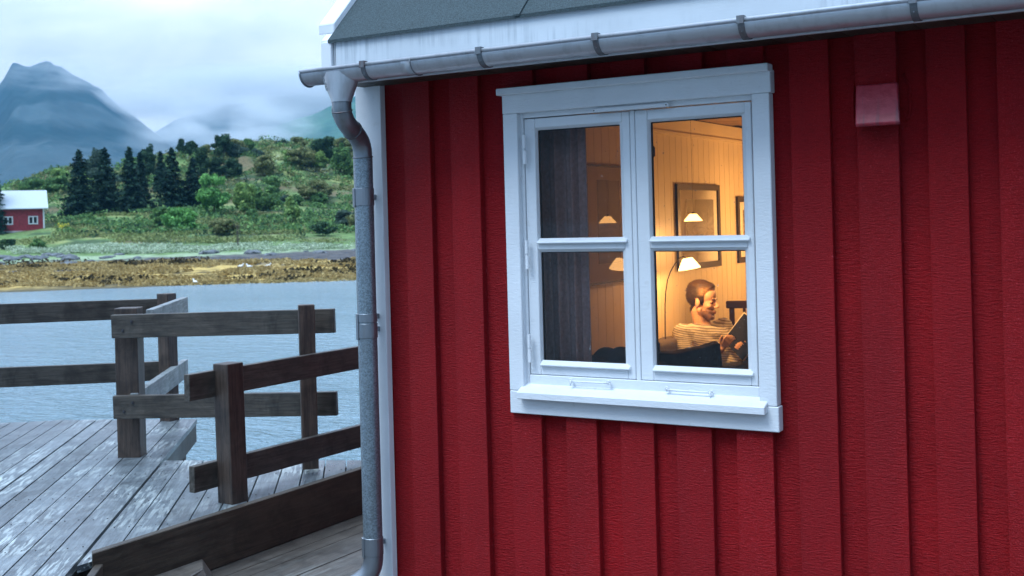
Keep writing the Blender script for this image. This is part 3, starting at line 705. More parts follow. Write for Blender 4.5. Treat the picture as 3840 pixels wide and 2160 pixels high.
# legs
HR=PV-FWD*.10; HL=PV+FWD*.09
KR=at7(1060,1330,DM-.12)+Vector((.16,0,.0)); KL=at7(1070,1215,DM+.10)+Vector((.10,0,.02))
FRt=Vector((KR.x+.08,KR.y,-.10)); FLt=Vector((KL.x+.12,KL.y+.02,-.10))
for a,b,c in ((HR,KR,FRt),(HL,KL,FLt)): w.chain(a,b,.08,.055,9); w.chain(b,c,.052,.04,12); w.chain(c,c+Vector((.15,0,-.005)),.04,.032,5)
body=w.build('body',None,man); body.data.materials.clear(); remesh(body,.0048,2,.4); body.location=MO; bake(body)
me=body.data; n=len(me.vertices); co=np.empty(n*3,np.float32); me.vertices.foreach_get('co',co); co=co.reshape(-1,3)
HMi=np.array(HM.inverted()); loc=((co-np.array(HC))/HS)@HMi.T
skin=np.array([.74,.43,.28]); col=np.tile(skin,(n,1))
X_,Y_,Z_=loc[:,0],loc[:,1],loc[:,2]
def sm(a,b,x): t=np.clip((x-a)/(b-a),0,1); return t*t*(3-2*t)
beard=sm(-.042,-.056,Z_)*sm(.0,.03,X_)*sm(-.145,-.115,Z_); beard=np.maximum(beard,sm(.012,.0,np.abs(X_-.018))*sm(.01,-.03,Z_)*sm(-.1,-.05,Z_)*sm(.04,.055,np.abs(Y_)))
beard*=.8; lips=((np.abs(Z_+.0625)<.008)&(np.abs(Y_)<.022)&(X_>.084)); must=((Z_<-.040)&(Z_>-.056)&(np.abs(Y_)<.028)&(X_>.070))
beard=np.where(must,.7,beard); beard=np.where(lips,0,beard)
nz=.75+.5*RNG.random(n); beard=np.clip(beard*nz,0,1)
col=col*(1-beard[:,None])+np.array([.10,.045,.025])*beard[:,None]
brow=((Z_>.018)&(Z_<.030)&(np.abs(Y_)>.010)&(np.abs(Y_)<.046)&(X_>.070)); col[brow]=(.10,.05,.03)
eye=((Z_>-.006)&(Z_<.006)&(np.abs(Y_)>.016)&(np.abs(Y_)<.040)&(X_>.066)); col[eye]=(.16,.07,.045)
col[lips]=(.42,.16,.12)
a=me.color_attributes.new('col','FLOAT_COLOR','POINT'); c4=np.ones((n,4),np.float32); c4[:,:3]=col; a.data.foreach_set('color',c4.ravel())
M['skin']=m_col('skin',.5,60,.93,1.07,spec=.35); me.materials.append(M['skin'])
# hair: grown from the scalp surface, thin at the hairline, swept back and fuller at the front
m,nt,o_=mat('brown_hair'); v=coord(nt,(30,60,60)); f=noi(nt,v,2.5,3,.7); c=mixc(nt,ramp(nt,f,[(.35,0.),(.65,1.)]),(.012,.007,.004),(.115,.062,.030)); pbr(nt,o_,c,.42,bump=f,bs=.8,bd=.006)
zmin=np.interp(X_,[-.12,-.085,-.06,-.035,-.012,.004,.010,.024,.034,.055,.075,.1],[-.085,-.082,-.066,-.018,.030,.012,-.022,-.020,.052,.074,.080,.080])
g_=Z_-zmin; head=(np.linalg.norm(loc,axis=1)<.165)&(g_>-.004)&(Z_>-.09)&~((np.abs(Y_)>.072)&(Z_<.030)&(X_>-.035)&(X_<.02))
fc=[tuple(p.vertices) for p in body.data.polygons]; fc=[f for f in fc if all(head[v] for v in f)]
used_=sorted({v for f in fc for v in f}); remap={v:i for i,v in enumerate(used_)}
nb_=np.array([body.data.vertices[v].normal[:] for v in used_]); pc=co[used_]; lc=loc[used_]; gg=g_[used_]
th=.0055+.010*sm(.06,.11,lc[:,2])+.016*sm(.02,.07,lc[:,0])*sm(.07,.095,lc[:,2])-.003*sm(-.02,-.07,lc[:,2])
str_=np.array([mnoise.noise(Vector((p[0]*22+.4*p[2]*40,p[1]*110,p[2]*110))) for p in lc])*.0035+np.array([mnoise.noise(Vector((p[0]*9,p[1]*30,p[2]*30+5))) for p in lc])*.004
pc=pc+nb_*((th+str_)*sm(-.004,.022,gg)-.001)[:,None]
fs_=[tuple(remap[v] for v in f) for f in fc]; pv=[tuple(q) for q in pc]
HMn=np.array(HM); back=HMn@np.array([-1.,0,-.25])
pick=RNG.choice(len(pc),min(4200,len(pc)),replace=False)
for q in pick:
    if gg[q]<.006: continue
    d_=back+RNG.normal(size=3)*.35+nb_[q]*.25; 
    if lc[q,2]<.06: d_=d_+HMn@np.array([.3,0,-.9])
    d_-=nb_[q]*d_.dot(nb_[q])*.75; d_/=np.linalg.norm(d_); sd_=np.cross(d_,nb_[q])*.0009; L_=.010+.012*RNG.random(); p_=pc[q]+nb_[q]*.0006
    k_=len(pv); pv+=[tuple(p_-sd_),tuple(p_+sd_),tuple(p_+d_*L_+nb_[q]*.0035*RNG.random())]; fs_.append((k_,k_+1,k_+2))
hm_=bpy.data.meshes.new('hair'); hm_.from_pydata(pv,[],fs_)
pl_=((np.array(pv)-np.array(HC))/HS)@HMi.T; lit_temple_=sm(-.02,.02,pl_[:,0])*sm(.035,.055,pl_[:,2])*sm(.112,.085,pl_[:,2]); top_=sm(.09,.12,pl_[:,2])
hc_=np.array([.045,.024,.012])*(1-lit_temple_[:,None])+np.array([.30,.165,.075])*lit_temple_[:,None]; hc_=hc_*(1-.5*top_[:,None])+np.array([.11,.06,.03])*.5*top_[:,None]  # temple hair lightened: the lamp's golden light is put into its colour
hc_[len(pc):]*=np.repeat(.5+1.2*RNG.random((len(pv)-len(pc))//3),3)[:,None]
ha_=hm_.color_attributes.new('col','FLOAT_COLOR','POINT'); h4=np.ones((len(pv),4),np.float32); h4[:,:3]=hc_; ha_.data.foreach_set('color',h4.ravel()); hm_.polygons.foreach_set('use_smooth',[True]*len(fs_)); hm_.materials.append(m_col('brown_hair',.5,90,.55,1.4,bump=.6,bd=.004,spec=.4)); hm_.update()
hair=bpy.data.objects.new('hair',hm_); link(hair,man); hair.location=MO
# striped T-shirt
w=MB(); torso(w,.008)
eR=SR.lerp(ER,.60); eL=SL.lerp(EL,.55); w.chain(SR,eR,.064,.070,9); w.chain(SL,eL,.064,.066,9)
m,nt,o_=mat('striped_jersey'); at_=N(nt,'ShaderNodeAttribute',attribute_name='stripe')
fr=mth(nt,'FRACT',mth(nt,'MULTIPLY',at_.outputs['Fac'],1/.0150)); st=ramp(nt,fr,[(.0,0.),(.08,1.),(.40,1.),(.50,0.)])
c=mixc(nt,st,(.74,.67,.55),(.30,.26,.22)); pbr(nt,o_,c,.9,bump=noi(nt,coord(nt),45,3),bs=.5,bd=.01,spec=.1)
sh=w.build('striped_shirt',m,man); remesh(sh,.007,3,.5); sh.location=MO; bake(sh)
me=sh.data; n=len(me.vertices); co=np.empty(n*3,np.float32); me.vertices.foreach_get('co',co); co=co.reshape(-1,3)
ax=np.array((UP+RGT*.20-FWD*.10).normalized()); sv=(co-np.array(NB))@ax
# folds
fold=np.array([mnoise.noise(Vector((p[0]*9,p[1]*9,p[2]*22))) for p in co])*.007
nn=np.array([v.normal[:] for v in me.vertices]); me.vertices.foreach_set('co',(co+nn*fold[:,None]).astype(np.float32).ravel())
aR=np.array((SR-ER).normalized()); dR=np.linalg.norm(np.cross(co-np.array(SR),aR),axis=1); wR=sm(.10,.075,dR)*sm(-.03,-.09,(co-np.array(SR))@aR)
sv=sv*(1-wR)+((co-np.array(SR))@aR-.05)*wR
a=me.attributes.new('stripe','FLOAT','POINT'); a.data.foreach_set('value',(sv+1).astype(np.float32))
# trousers
w=MB()
for a,b,c in ((HR,KR,FRt),(HL,KL,FLt)): w.chain(a,b,.092,.066,9); w.chain(b,c+Vector((0,0,.06)),.063,.052,12)
w.ball(PV-Vector((0,0,.05)),(.13,.15,.11))
tr=w.build('trousers',m_plain('dark_trousers',(.030,.028,.036),.9,var=.3,sc=30),man); remesh(tr,.01,3,.5); tr.location=MO; bake(tr)
ms_=m_plain('grey_wool_socks',(.2,.2,.2),.95)
for c in (FRt,FLt):
    w=MB(); w.chain(c+Vector((-.03,0,-.005)),c+Vector((.15,0,-.012)),.046,.038,6)
    s_=w.build('sock',ms_,man); remesh(s_,.008); s_.location=MO; bake(s_)
# book
bk=tag(empty('book',at7(900,1090,DM-.18)),'open hardback book with dark blue cover held by the man','book'); bo=Vector(bk.location)
c0=at7(792,1085,DM-.10)-bo; c1=at7(992,825,DM-.10)-bo; c2=at7(1200,985,DM-.17)-bo; c3=at7(975,1275,DM-.20)-bo
nb=((c1-c0).cross(c3-c0)).normalized()
if nb.dot(-FWD)<0: nb=-nb
w=MB(); w.hexa([c0,c3,c2,c1]+[p-nb*.004 for p in (c0,c3,c2,c1)]); w.build('cover',m_plain('dark_blue_cover',(.008,.009,.016),.8,var=.1),bk,bevel=.0008)
w=MB(); i0,i1,i2,i3=[p.lerp((c0+c1+c2+c3)/4,.025) for p in (c0,c1,c2,c3)]
w.hexa([p-nb*.0045 for p in (i0,i3,i2,i1)]+[p-nb*.022+(c1-c0).normalized()*.004 for p in (i0,i3,i2,i1)]); w.build('pages',m_plain('cream_pages',(.75,.68,.52),.8,var=.05),bk)
# far half, opened towards the reader, with its page corner showing above
f1=c1+(c1-c0).normalized()*.0; w=MB(); e=(c2-c1).normalized()
g0=at7(800,1070,DM+.02)-bo; g1=at7(992,812,DM+.02)-bo; g2=c2-nb*.03; g3=c3-nb*.03
w.hexa([g0,g3,g2,g1]+[p-nb*.012 for p in (g0,g3,g2,g1)]); w.build('pages',M['mat'],bk)

# ------------------------------------------------------------------ DECKS
E1=Vector((-.624,.7814,0)); E2=Vector((-.7814,-.624,0)); O0=Vector((-1.545,-.576,0))
rzd=math.atan2(E1.y,E1.x)-math.pi/2
def bo_(mb,p4,zt,th):  # p4 in local xy, board slab
    mb.hexa([(x,y,zt-th) for x,y in p4]+[(x,y,zt) for x,y in p4])
# local frame: x across (to the right = -E2), y along E1
w=MB(); k=0; x=0.; rr=random.Random(3)
edges=[0.]; 
while edges[-1]>-7.5:
    edges.append(edges[-1]-(.160 if len(edges)==1 else .1465))
def farL(u): return 4.10+.25*min(u,1.15)
for i in range(len(edges)-1):
    xr=-0.004+edges[i]; xl=edges[i+1]+.005
    if i==5: xl+=.010
    dz=rr.uniform(-.002,.002)
    ys=-2.2
    bo_(w,[(xl,ys),(xr,ys),(xr,farL(-xr)+rr.uniform(-.01,.01)),(xl,farL(-xl))],dz,.04)
w.mi=1
for i in range(len(edges)-1):
    for yy in (-1.7,-1.1,-.5,.1,.7,1.3,1.9,2.5,3.1,3.7):
        for dx in (.035,.11):
            w.ball((edges[i]-dx,yy+rr.uniform(-.015,.015),.0015),(.005,.005,.002),u=6,v=4)
dk=w.build('upper_deck',[M['deck'],M['screw']]); dk.location=O0; dk.rotation_euler=(0,0,rzd); tag(dk,kind='structure')
w=MB()   # edge beam, joists and piles below
w.box(-.055,-.008,-2.2,4.08,-.19,-.042)
for yy in (-1.7,-.5,.7,1.9,3.1,4.0): w.box(-7.4,-.06,yy-.035,yy+.035,-.20,-.043)
w.build('deck_beam',M['kick'],dk)
for (u,v_) in ((-.12,-1.6),(-.12,1.2),(-.12,3.55),(-2.5,4.2),(-2.5,1.2),(-5,4.2),(-5,1.2),(-7,4.2)):
    w=MB(); w.tube([(u,v_,-3.2),(u,v_,-.201)],.10,14); w.build('deck_pile',M['post'],dk,smooth=False)
# middle landing (between upper deck edge and kick board)
def yk(xl):  # along-coordinate where a line across=xl meets world x=-1.395
    p=O0-E2*xl; return (-1.395-p.x)/E1.x
Fa=Vector((-3.012,1.262,0)); Fb=Vector((-1.62,1.875,0))
def yf(xl):
    p=O0-E2*xl; d=Fb-Fa; # p+E1*s = Fa+d*r
    det=E1.x*(-d.y)+d.x*E1.y; rx,ry_=Fa.x-p.x,Fa.y-p.y
    return (rx*(-d.y)+d.x*ry_)/det
w=MB(); xx=.010; 
while xx<1.95:
    a_,b_=xx+.003,xx+.138
    y0a,y0b,y1a,y1b=yk(a_),yk(b_),yf(a_),yf(b_)
    if y1b-y0b<.03: break
    bo_(w,[(a_,y0a),(b_,y0b),(b_,y1b),(a_,y1a)],-.004+rr.uniform(-.002,.002),.036)
    w.mi=1
    for yy in (-.1,.5,1.1,1.7,2.2):
        if y0a+.05<yy<y1b-.05:
            for dx in (.03,.11): w.ball((a_+dx,yy,-.002),(.005,.005,.002),u=6,v=4)
    w.mi=0; xx+=.1445
ld=w.build('landing_deck',[M['deck'],M['screw']]); ld.location=O0; ld.rotation_euler=(0,0,rzd); tag(ld,kind='structure')
w=MB()
for s in (-.02,): pass
p0,p1=[Matrix.Rotation(-rzd,3,'Z')@(p-O0) for p in (Fa,Fb)]
dn=Vector((p1.y-p0.y,-(p1.x-p0.x),0)).normalized()*-.05
w.hexa([p0+Vector((0,0,-.2)),p1+Vector((0,0,-.2)),p1+dn*-1+Vector((0,0,-.2)),p0+dn*-1+Vector((0,0,-.2)),p0+Vector((0,0,-.045)),p1+Vector((0,0,-.045)),p1-dn+Vector((0,0,-.045)),p0-dn+Vector((0,0,-.045))])
w.build('deck_beam',M['railgrey'],ld)
for q in (Vector((-2.85,1.2,0)),Vector((-2.0,1.5,0)),Vector((-1.5,.4,0))):
    q=Matrix.Rotation(-rzd,3,'Z')@(q-O0); w=MB(); w.tube([(q.x,q.y,-3.2),(q.x,q.y,-.05)],.09,14); w.build('deck_pile',M['post'],ld)
# lower walkway
w=MB(); x=-1.43; i=0
for q in range(7): w.box(-2.27+.118*q,-2.27+.118*q+.114,-2.5,.45,-.29,-.25)
while x<7.5:
    x1=x+.118; y1=7.0 if x1<-.16 else -.035
    w.box(x,x1-.004,-7.5,y1,-.29,-.25+rr.uniform(-.0015,.0015)); x=x1
lw=w.build('lower_deck',M['deck2']); tag(lw,kind='structure')
w=MB(); 
for y in (-7,-5,-3,-1,): w.box(-1.33,7.4,y-.04,y+.04,-.42,-.292)
for y in (1,3,5,6.8): w.box(-1.33,-.2,y-.04,y+.04,-.42,-.292)
w.build('deck_beam',M['kick'],lw)
for q in ((-1.2,-5),(-1.2,-1),(-1.2,3),(-1.2,6.6),(3,-5),(3,-1),(7,-5),(7,-1),(1,3),(5,3)): w=MB(); w.tube([(q[0],q[1],-3.2),(q[0],q[1],-.421)],.11,14); w.build('deck_pile',M['post'],lw)
# kick board
kb=MB()
kb.hexa([(-1.392,-.655,-.249),(-1.344,-.690,-.249),(-1.344,7.0,-.249),(-1.392,7.0,-.249),(-1.392,-.655,.050),(-1.344,-.690,.050),(-1.344,7.0,.050),(-1.392,7.0,.050)])
o=kb.build('kick_board',M['kick'],None,bevel=.004); tag(o,'long dark plank on edge between the walkway and the landing deck','plank')
o=MB(); c=Vector((-1.36,-.66,0)); e=Vector((.636,-.772,0))
n_=Vector((.772,.636,0))*.04
q=[c+Vector((.02,-.02,0)),c+e*2.0]; o.hexa([q[0]+Vector((0,0,-.249)),q[0]+n_+Vector((0,0,-.249)),q[1]+n_+Vector((0,0,-.249)),q[1]+Vector((0,0,-.249)),q[0]+Vector((0,0,-.006)),q[0]+n_+Vector((0,0,-.006)),q[1]+n_+Vector((0,0,-.006)),q[1]+Vector((0,0,-.006))])
o=o.build('edge_board',M['kick'],None,bevel=.003); tag(o,'short dark edge plank under the near corner of the upper deck','plank')
o=MB(); zt=-.165; A_=[(-1.340,-.62),(-1.05,-.62),(-1.20,-.10),(-1.340,.03)]
o.add([(*A_[0],-.249),(*A_[1],-.249),(A_[2][0]+.06,A_[2][1],-.249),(A_[3][0]+.045,A_[3][1]+.03,-.249)]+[(x_,y_,zt) for x_,y_ in A_],[(3,2,1,0),(4,5,6,7),(0,1,5,4),(1,2,6,5),(2,3,7,6),(3,0,4,7)])
o=o.build('step_block',M['deck2'],None,bevel=.006); tag(o,'low wooden step block against the long dark plank, at the bottom edge','step')

# ------------------------------------------------------------------ RAILINGS
r1=tag(empty('deck_railing',(-3.31,1.21,0)),'weathered two-rail timber railing with three posts along the upper deck edge','railing','timber railings of the decks')
r2=tag(empty('deck_railing',(-1.64,.56,0)),'short-posted dark two-rail railing running from beside the middle post to the drainpipe','railing','timber railings of the decks')
def place_beam(name,A,B,h,t,side,m,parent,bev=.004,bolts=()):
    # A,B: top front edge points; h height; t thickness; side: unit vector towards the back. Local x runs along the beam.
    A=Vector(A);B=Vector(B); d=(B-A); Ln=d.length; d.normalize(); s=Vector(side); s=(s-d*s.dot(d)).normalized(); u=d.cross(s)
    if u.z<0: u=-u
    w=MB(); M3=Matrix((d,s,u)).transposed()
    w.box(0,Ln,0,t,-h,0); o=w.build(name,m,parent,bevel=bev,seg=2); 
    o.matrix_local=Matrix.Translation(A-Vector(parent.location))@M3.to_4x4()
    for bx_ in bolts:
        bz_=-h*(.3 if bolts.index(bx_)%2 else .68)
        w=MB(); w.tube([(bx_,.001,bz_),(bx_,-.004,bz_)],.011,10); w.tube([(bx_,-.004,bz_),(bx_,-.009,bz_)],.006,6); w.build('bolt',M['screw'],o)
    return o
def post(c,ang,sx,sy,zt,parent,z0=0,lean=0,m=None,cz=.0):
    w=MB(); w.box(-sx/2,sx/2,-sy/2,sy/2,z0,zt); o=w.build('post',m or M['post'],parent,bevel=.006,seg=2); o.location=Vector((c[0],c[1],0))-Vector(parent.location); o.rotation_euler=(0,lean,ang); return o
ang1=math.atan2(.8-.0,1.33)  # front rail direction
ang1=math.atan2(1.724-.921,-1.789+3.119)
PA=Vector((-3.31,1.213,0))+FWD*.07; post(PA,ang1,.166,.15,1.088,r1,z0=-.3)
PC=Vector((-1.82,1.47,0))+FWD*.045; post(PC,ang1+R(14),.108,.098,1.115,r1,z0=-.3)
PD=at2(821,300,9.95); post(PD,R(5),.12,.115,1.10,r1,z0=-.7)
PB=Vector((-1.640,.575,0)); post(PB,R(-3),.128,.128,.835,r2,z0=-.03,lean=R(-1.0))
# front rail (in front of post A, behind post C)
nA=8.235; nC=7.955
bf=FWD
place_beam('rail',at2(541,172,nA),at2(1631,141,nC),.168,.048,bf,M['rail'],r1,bolts=(.09,.16))
place_beam('rail',at2(550,568,nA),at2(1643,548,nC),.166,.048,bf,M['rail'],r1,bolts=(.085,.155))
# receding side rails from post A past post D
zt1=at2(682,157,8.45).z; zt2=at2(690,548,8.45).z
def zhit(px,py,z):
    r_=ray(px/1.3056,1050+py/1.3056); t=(z-CAM.z)/r_.z; return CAM+r_*t
zf=1.075; e1=zhit(920,82,zf); n1=zhit(700,163,zf)
dirs=(e1-n1).normalized(); st=e1-dirs*((e1-PA).dot(dirs)+.10)
lat=Vector((-dirs.y,dirs.x,0)); 
place_beam('rail',st,e1,.165,.055,lat,M['railgrey'],r1)
zf2=.47; e2=zhit(920,387,zf2); st2=e2-dirs*((e2-PA).dot(dirs)+.10)
place_beam('rail',st2,e2,.16,.055,lat,M['railgrey'],r1)
# far rails from post D to the left
fd=Vector((-.7814,-.624,0))
fa=at2(778,92,10.02); fb=at2(0,118,9.50)
fb=fa+(fb-fa)*1.9
place_beam('rail',fb,fa,.168,.048,bf,M['rail'],r1)
fa=at2(872,396,10.02); fb=at2(0,430,9.50); fb=fa+(fb-fa)*1.8
place_beam('rail',fb,fa,.165,.048,bf,M['rail'],r1)
PE=at2(-520,300,9.25); post(PE,R(5),.14,.12,1.10,r1,z0=-.5)
# railing B, plane x=-1.70
def xhit(px,py,X):
    r_=ray(px/1.3056,1050+py/1.3056); t=(X-CAM.x)/r_.x; return CAM+r_*t
A=xhit(926,464,-1.705); B_=xhit(1768,324,-1.705); B2=A+(B_-A)*1.45
place_beam('rail',A,B2,.158,.046,Vector((-1,0,0)),M['kick'] if False else M['rail'],r2)
A=xhit(951,915,-1.705); B_=xhit(1783,707,-1.705); B2=A+(B_-A)*1.45
place_beam('rail',A,B2,.156,.046,Vector((-1,0,0)),M['rail'],r2)
post((-1.65,2.62,0),0,.1,.1,.84,r2,z0=-.3)

# ------------------------------------------------------------------ WATER
m,nt,o_=mat('sea_water'); v=coord(nt,(1,1,1),rot=(0,0,YAW)); 
vs=coord(nt,(.45,1.,1),rot=(0,0,-YAW*.0))
tc=N(nt,'ShaderNodeTexCoord'); mp=N(nt,'ShaderNodeMapping'); mp.inputs['Rotation'].default_value=(0,0,-YAW+R(12)); mp.inputs['Scale'].default_value=(.5,1.25,1); L(nt,tc.outputs['Object'],mp.inputs['Vector'])
h1=noi(nt,mp.outputs[0],1.5,4,.6,.4); h2=noi(nt,mp.outputs[0],5.5,3,.6,.3); h3=noi(nt,mp.outputs[0],.25,3,.5)
h=mth(nt,'ADD',mth(nt,'MULTIPLY',h1,1.),mth(nt,'ADD',mth(nt,'MULTIPLY',h2,.6),mth(nt,'MULTIPLY',h3,1.2)))
c=mixc(nt,ramp(nt,noi(nt,mp.outputs[0],.05,3),[(.35,0.),(.65,1.)]),(.155,.24,.285),(.22,.31,.36))
p=pbr(nt,o_,c,.16,bump=h,bs=1.,bd=.38,spec=.5); p.inputs['IOR'].default_value=1.33
w=MB(); c0=CAM.xy.to_3d()
P=[c0+FWD*a+RGT*b for a,b in ((-600,-1500),(-600,1500),(2950,2300),(2950,-2300))]
w.add([(p.x,p.y,-2.2) for p in P],[(0,1,2,3)]); tag(w.build('sea_water',m),kind='structure')

# ------------------------------------------------------------------ FAR SHORE TERRAIN (in camera-distance metres d, sideways metres t)
cx_=np.array([-900,-200,0,60,110,150,250,330,400,450,520,600,640,680,740,800,860,900,1000,1200,1600,2400.])
cy_=np.array([540,515,482,464,454,447,441,424,402,390,380,374,363,357,357,371,377,388,392,405,440,500.])
DCR=225.
def zterr(t,d,nz=True):
    t=np.asarray(t,float); d=np.asarray(d,float)
    ds=85.7+.27*np.clip(t,-70,30)+7.*(fbm(t*.06+3,t*0+.5,3)-.5)
    q=d-ds
    s=t/np.maximum(d,60); xd=1288+2884.6*s
    yc=np.interp(xd,cx_,cy_); yh=555.4+.0265*(1288-xd); zc=1.65+(yh-yc)*1.4907/FOC*DCR
    lowl=np.interp(xd,[0,260],[.72,1.])
    z=np.interp(q,[-30,0,24,38,62,87],[-3.4,-2.22,-1.15,-.55,1.65,4.4])
    z=np.where(q>40,-.4+(z+.4)*lowl,z)
    zb_=(-.4+(4.4+.4)*lowl)
    u=np.clip((d-(ds+87))/(DCR-(ds+87)),0,1)
    z=np.where(q>87,zb_+(zc-zb_)*(u**.9),z)
    z=np.where(d>DCR,zc-(d-DCR)*.16-(((d-DCR)/60)**2)*2,z)
    z=np.maximum(z,-6.)
    if nz:
        amp=np.interp(q,[-5,0,10,35,50,90,130],[.0,.10,.22,.16,.35,.8,2.2])
        z=z+amp*(fbm(t*.12,d*.16,4)-.5)*2+np.interp(q,[-2,3,24,40],[0,.12,.12,0])*(fbm(t*.9,d*.9,3)-.5)*2
        z=z+np.interp(q,[85,110],[0,1.])*1.1*(np.abs(fbm(t*.09+9,d*.22,3)-.5)*-4+.6)
    return z
ts=np.concatenate([np.arange(-210,-110,2.5),np.arange(-110,40,.6),np.arange(40,170,3.)])
dsv=np.concatenate([np.arange(52,72,2.),np.arange(72,130,.45),np.arange(130,232,.8),np.arange(232,330,3.)])
TT,DD=np.meshgrid(ts,dsv); ZZ=zterr(TT,DD)
fx,fy=FWD.x,FWD.y; rx,ry2=RGT.x,RGT.y
VX=CAM.x+fx*DD+rx*TT; VY=CAM.y+fy*DD+ry2*TT
nt_,nd_=len(ts),len(dsv)
idx=np.arange(nt_*nd_).reshape(nd_,nt_)
F=np.stack([idx[:-1,:-1],idx[:-1,1:],idx[1:,1:],idx[1:,:-1]],-1).reshape(-1,4)
ds_=85.7+.27*np.clip(TT,-70,30)+7.*(fbm(TT*.06+3,TT*0+.5,3)-.5); Q=DD-ds_
n1_=fbm(TT*.22,DD*.5,4); n2_=fbm(TT*.8+40,DD*1.6,3); n3_=fbm(TT*.07+7,DD*.12,3)
def lerp(a,b,f): return a*(1-f[...,None])+b*f[...,None]
C_=np.zeros(TT.shape+(3,)); C_[:]=(.46,.32,.10)
C_=lerp(C_,np.array([.055,.040,.018]),sm(.52,.62,n2_*.6+n1_*.4)); C_=lerp(C_,np.array([.24,.24,.23]),sm(.60,.66,n3_*.5+n1_*.5)*sm(8,14,Q))
C_=lerp(C_,np.array([.09,.075,.04]),sm(4,0,Q))
gb=Q+ (n1_-.5)*9 + np.interp(TT,[-60,-30,0],[6,4,0])
C_=lerp(C_,np.array([.088,.082,.08]),sm(20,23,gb)); C_=lerp(C_,np.array([.05,.052,.06]),sm(20,23,gb)*sm(.55,.65,n2_))
C_=lerp(C_,np.array([.25,.32,.19]),sm(33,36,gb+ (n2_-.5)*6))
mead=np.array([.11,.18,.06]); C_=lerp(C_,mead,sm(38,42,gb+(n2_-.5)*10))
m1=sm(42,50,Q); C_=lerp(C_,np.array([.24,.27,.10]),m1*sm(.50,.62,n1_)); C_=lerp(C_,np.array([.05,.085,.035]),m1*sm(.52,.60,fbm(TT*.3+90,DD*.3,4))); C_=lerp(C_,np.array([.14,.115,.06]),m1*sm(.55,.66,fbm(TT*.15+50,DD*.4,4)))
m2=sm(95,110,Q); C_=lerp(C_,np.array([.35,.36,.34]),m2*sm(.66,.70,fbm(TT*.35+20,DD*.6+9,4)))
# colour belongs to the zones of the shore (weed, gravel, pale grass, meadow, heath)
V=np.stack([VX,VY,ZZ],-1).reshape(-1,3)
ter=npmesh('shore_terrain',V,F,m_col('shore_ground',.9,1.4,.6,1.4,bump=.6,bd=.25),smooth=True,col=C_.reshape(-1,3)); tag(ter,kind='structure')
def zt_(t,d): return float(zterr(np.array([t]),np.array([d]))[0])
def place(xd,d): t=(xd-1288)/2884.6*d; return t,Vector((CAM.x+fx*d+rx*t,CAM.y+fy*d+ry2*t,zt_(t,d)))
def ztop(xd,yd,d): yh=555.4+.0265*(1288-xd); return 1.65+(yh-yd)*1.4907/FOC*d

# ------------------------------------------------------------------ LEAF CARDS
def cards(P,Nrm,size,asp=1.,rng=RNG):
    n=len(P); a=rng.normal(size=(n,3)); a-=Nrm*(a*Nrm).sum(1)[:,None]; a/=np.linalg.norm(a,axis=1)[:,None]+1e-9; b=np.cross(Nrm,a)
    s=size*(.6+.8*rng.random(n))[:,None]; V=np.stack([P-a*s*asp,P-b*s*.55,P+a*s*asp,P+b*s*.55],1).reshape(-1,3)
    return V,np.arange(4*n).reshape(n,4)
def trunkmesh(h,r,limbs,rng,spread=.5):
    w=MB(); w.tube([(0,0,-.6),(rng.normal()*.03*h,rng.normal()*.03*h,h*.5),(rng.normal()*.04*h,0,h*.95)],[r,r*.7,r*.2],7)
    for k in range(limbs):
        z=h*(.3+.5*k/max(1,limbs)); a=rng.random()*6.28; L_=h*spread*(.5+.5*rng.random())
        w.tube([(0,0,z),(math.cos(a)*L_*.5,math.sin(a)*L_*.5,z+L_*.3),(math.cos(a)*L_,math.sin(a)*L_,z+L_*.75)],[r*.45,r*.28,r*.08],5)
    return w
M['bark']=m_plain('tree_bark',(.07,.055,.045),.9,sc=3); M['birchbark']=m_plain('pale_bark',(.22,.20,.18),.9,sc=3)
LM={'spruce':m_leaf('spruce_needles',(.008,.026,.020),(.020,.052,.033),(.04,.09,.05)),
 'pine':m_leaf('pine_needles',(.025,.065,.055),(.045,.105,.08),None),
 'dark':m_leaf('dark_leaves',(.028,.065,.035),(.05,.10,.05),(.07,.12,.05)),
 'grey':m_leaf('grey_green_leaves',(.05,.085,.065),(.08,.125,.09),None),
 'mid':m_leaf('mid_green_leaves',(.07,.15,.055),(.13,.25,.085),(.18,.28,.08)),
 'bright':m_leaf('bright_green_leaves',(.10,.26,.07),(.18,.40,.11),(.2,.42,.12)),
 'lime':m_leaf('yellow_green_leaves',(.13,.24,.07),(.22,.34,.10),(.3,.38,.12)),
 'olive':m_leaf('olive_leaves',(.13,.16,.065),(.22,.25,.10),(.24,.20,.09))}
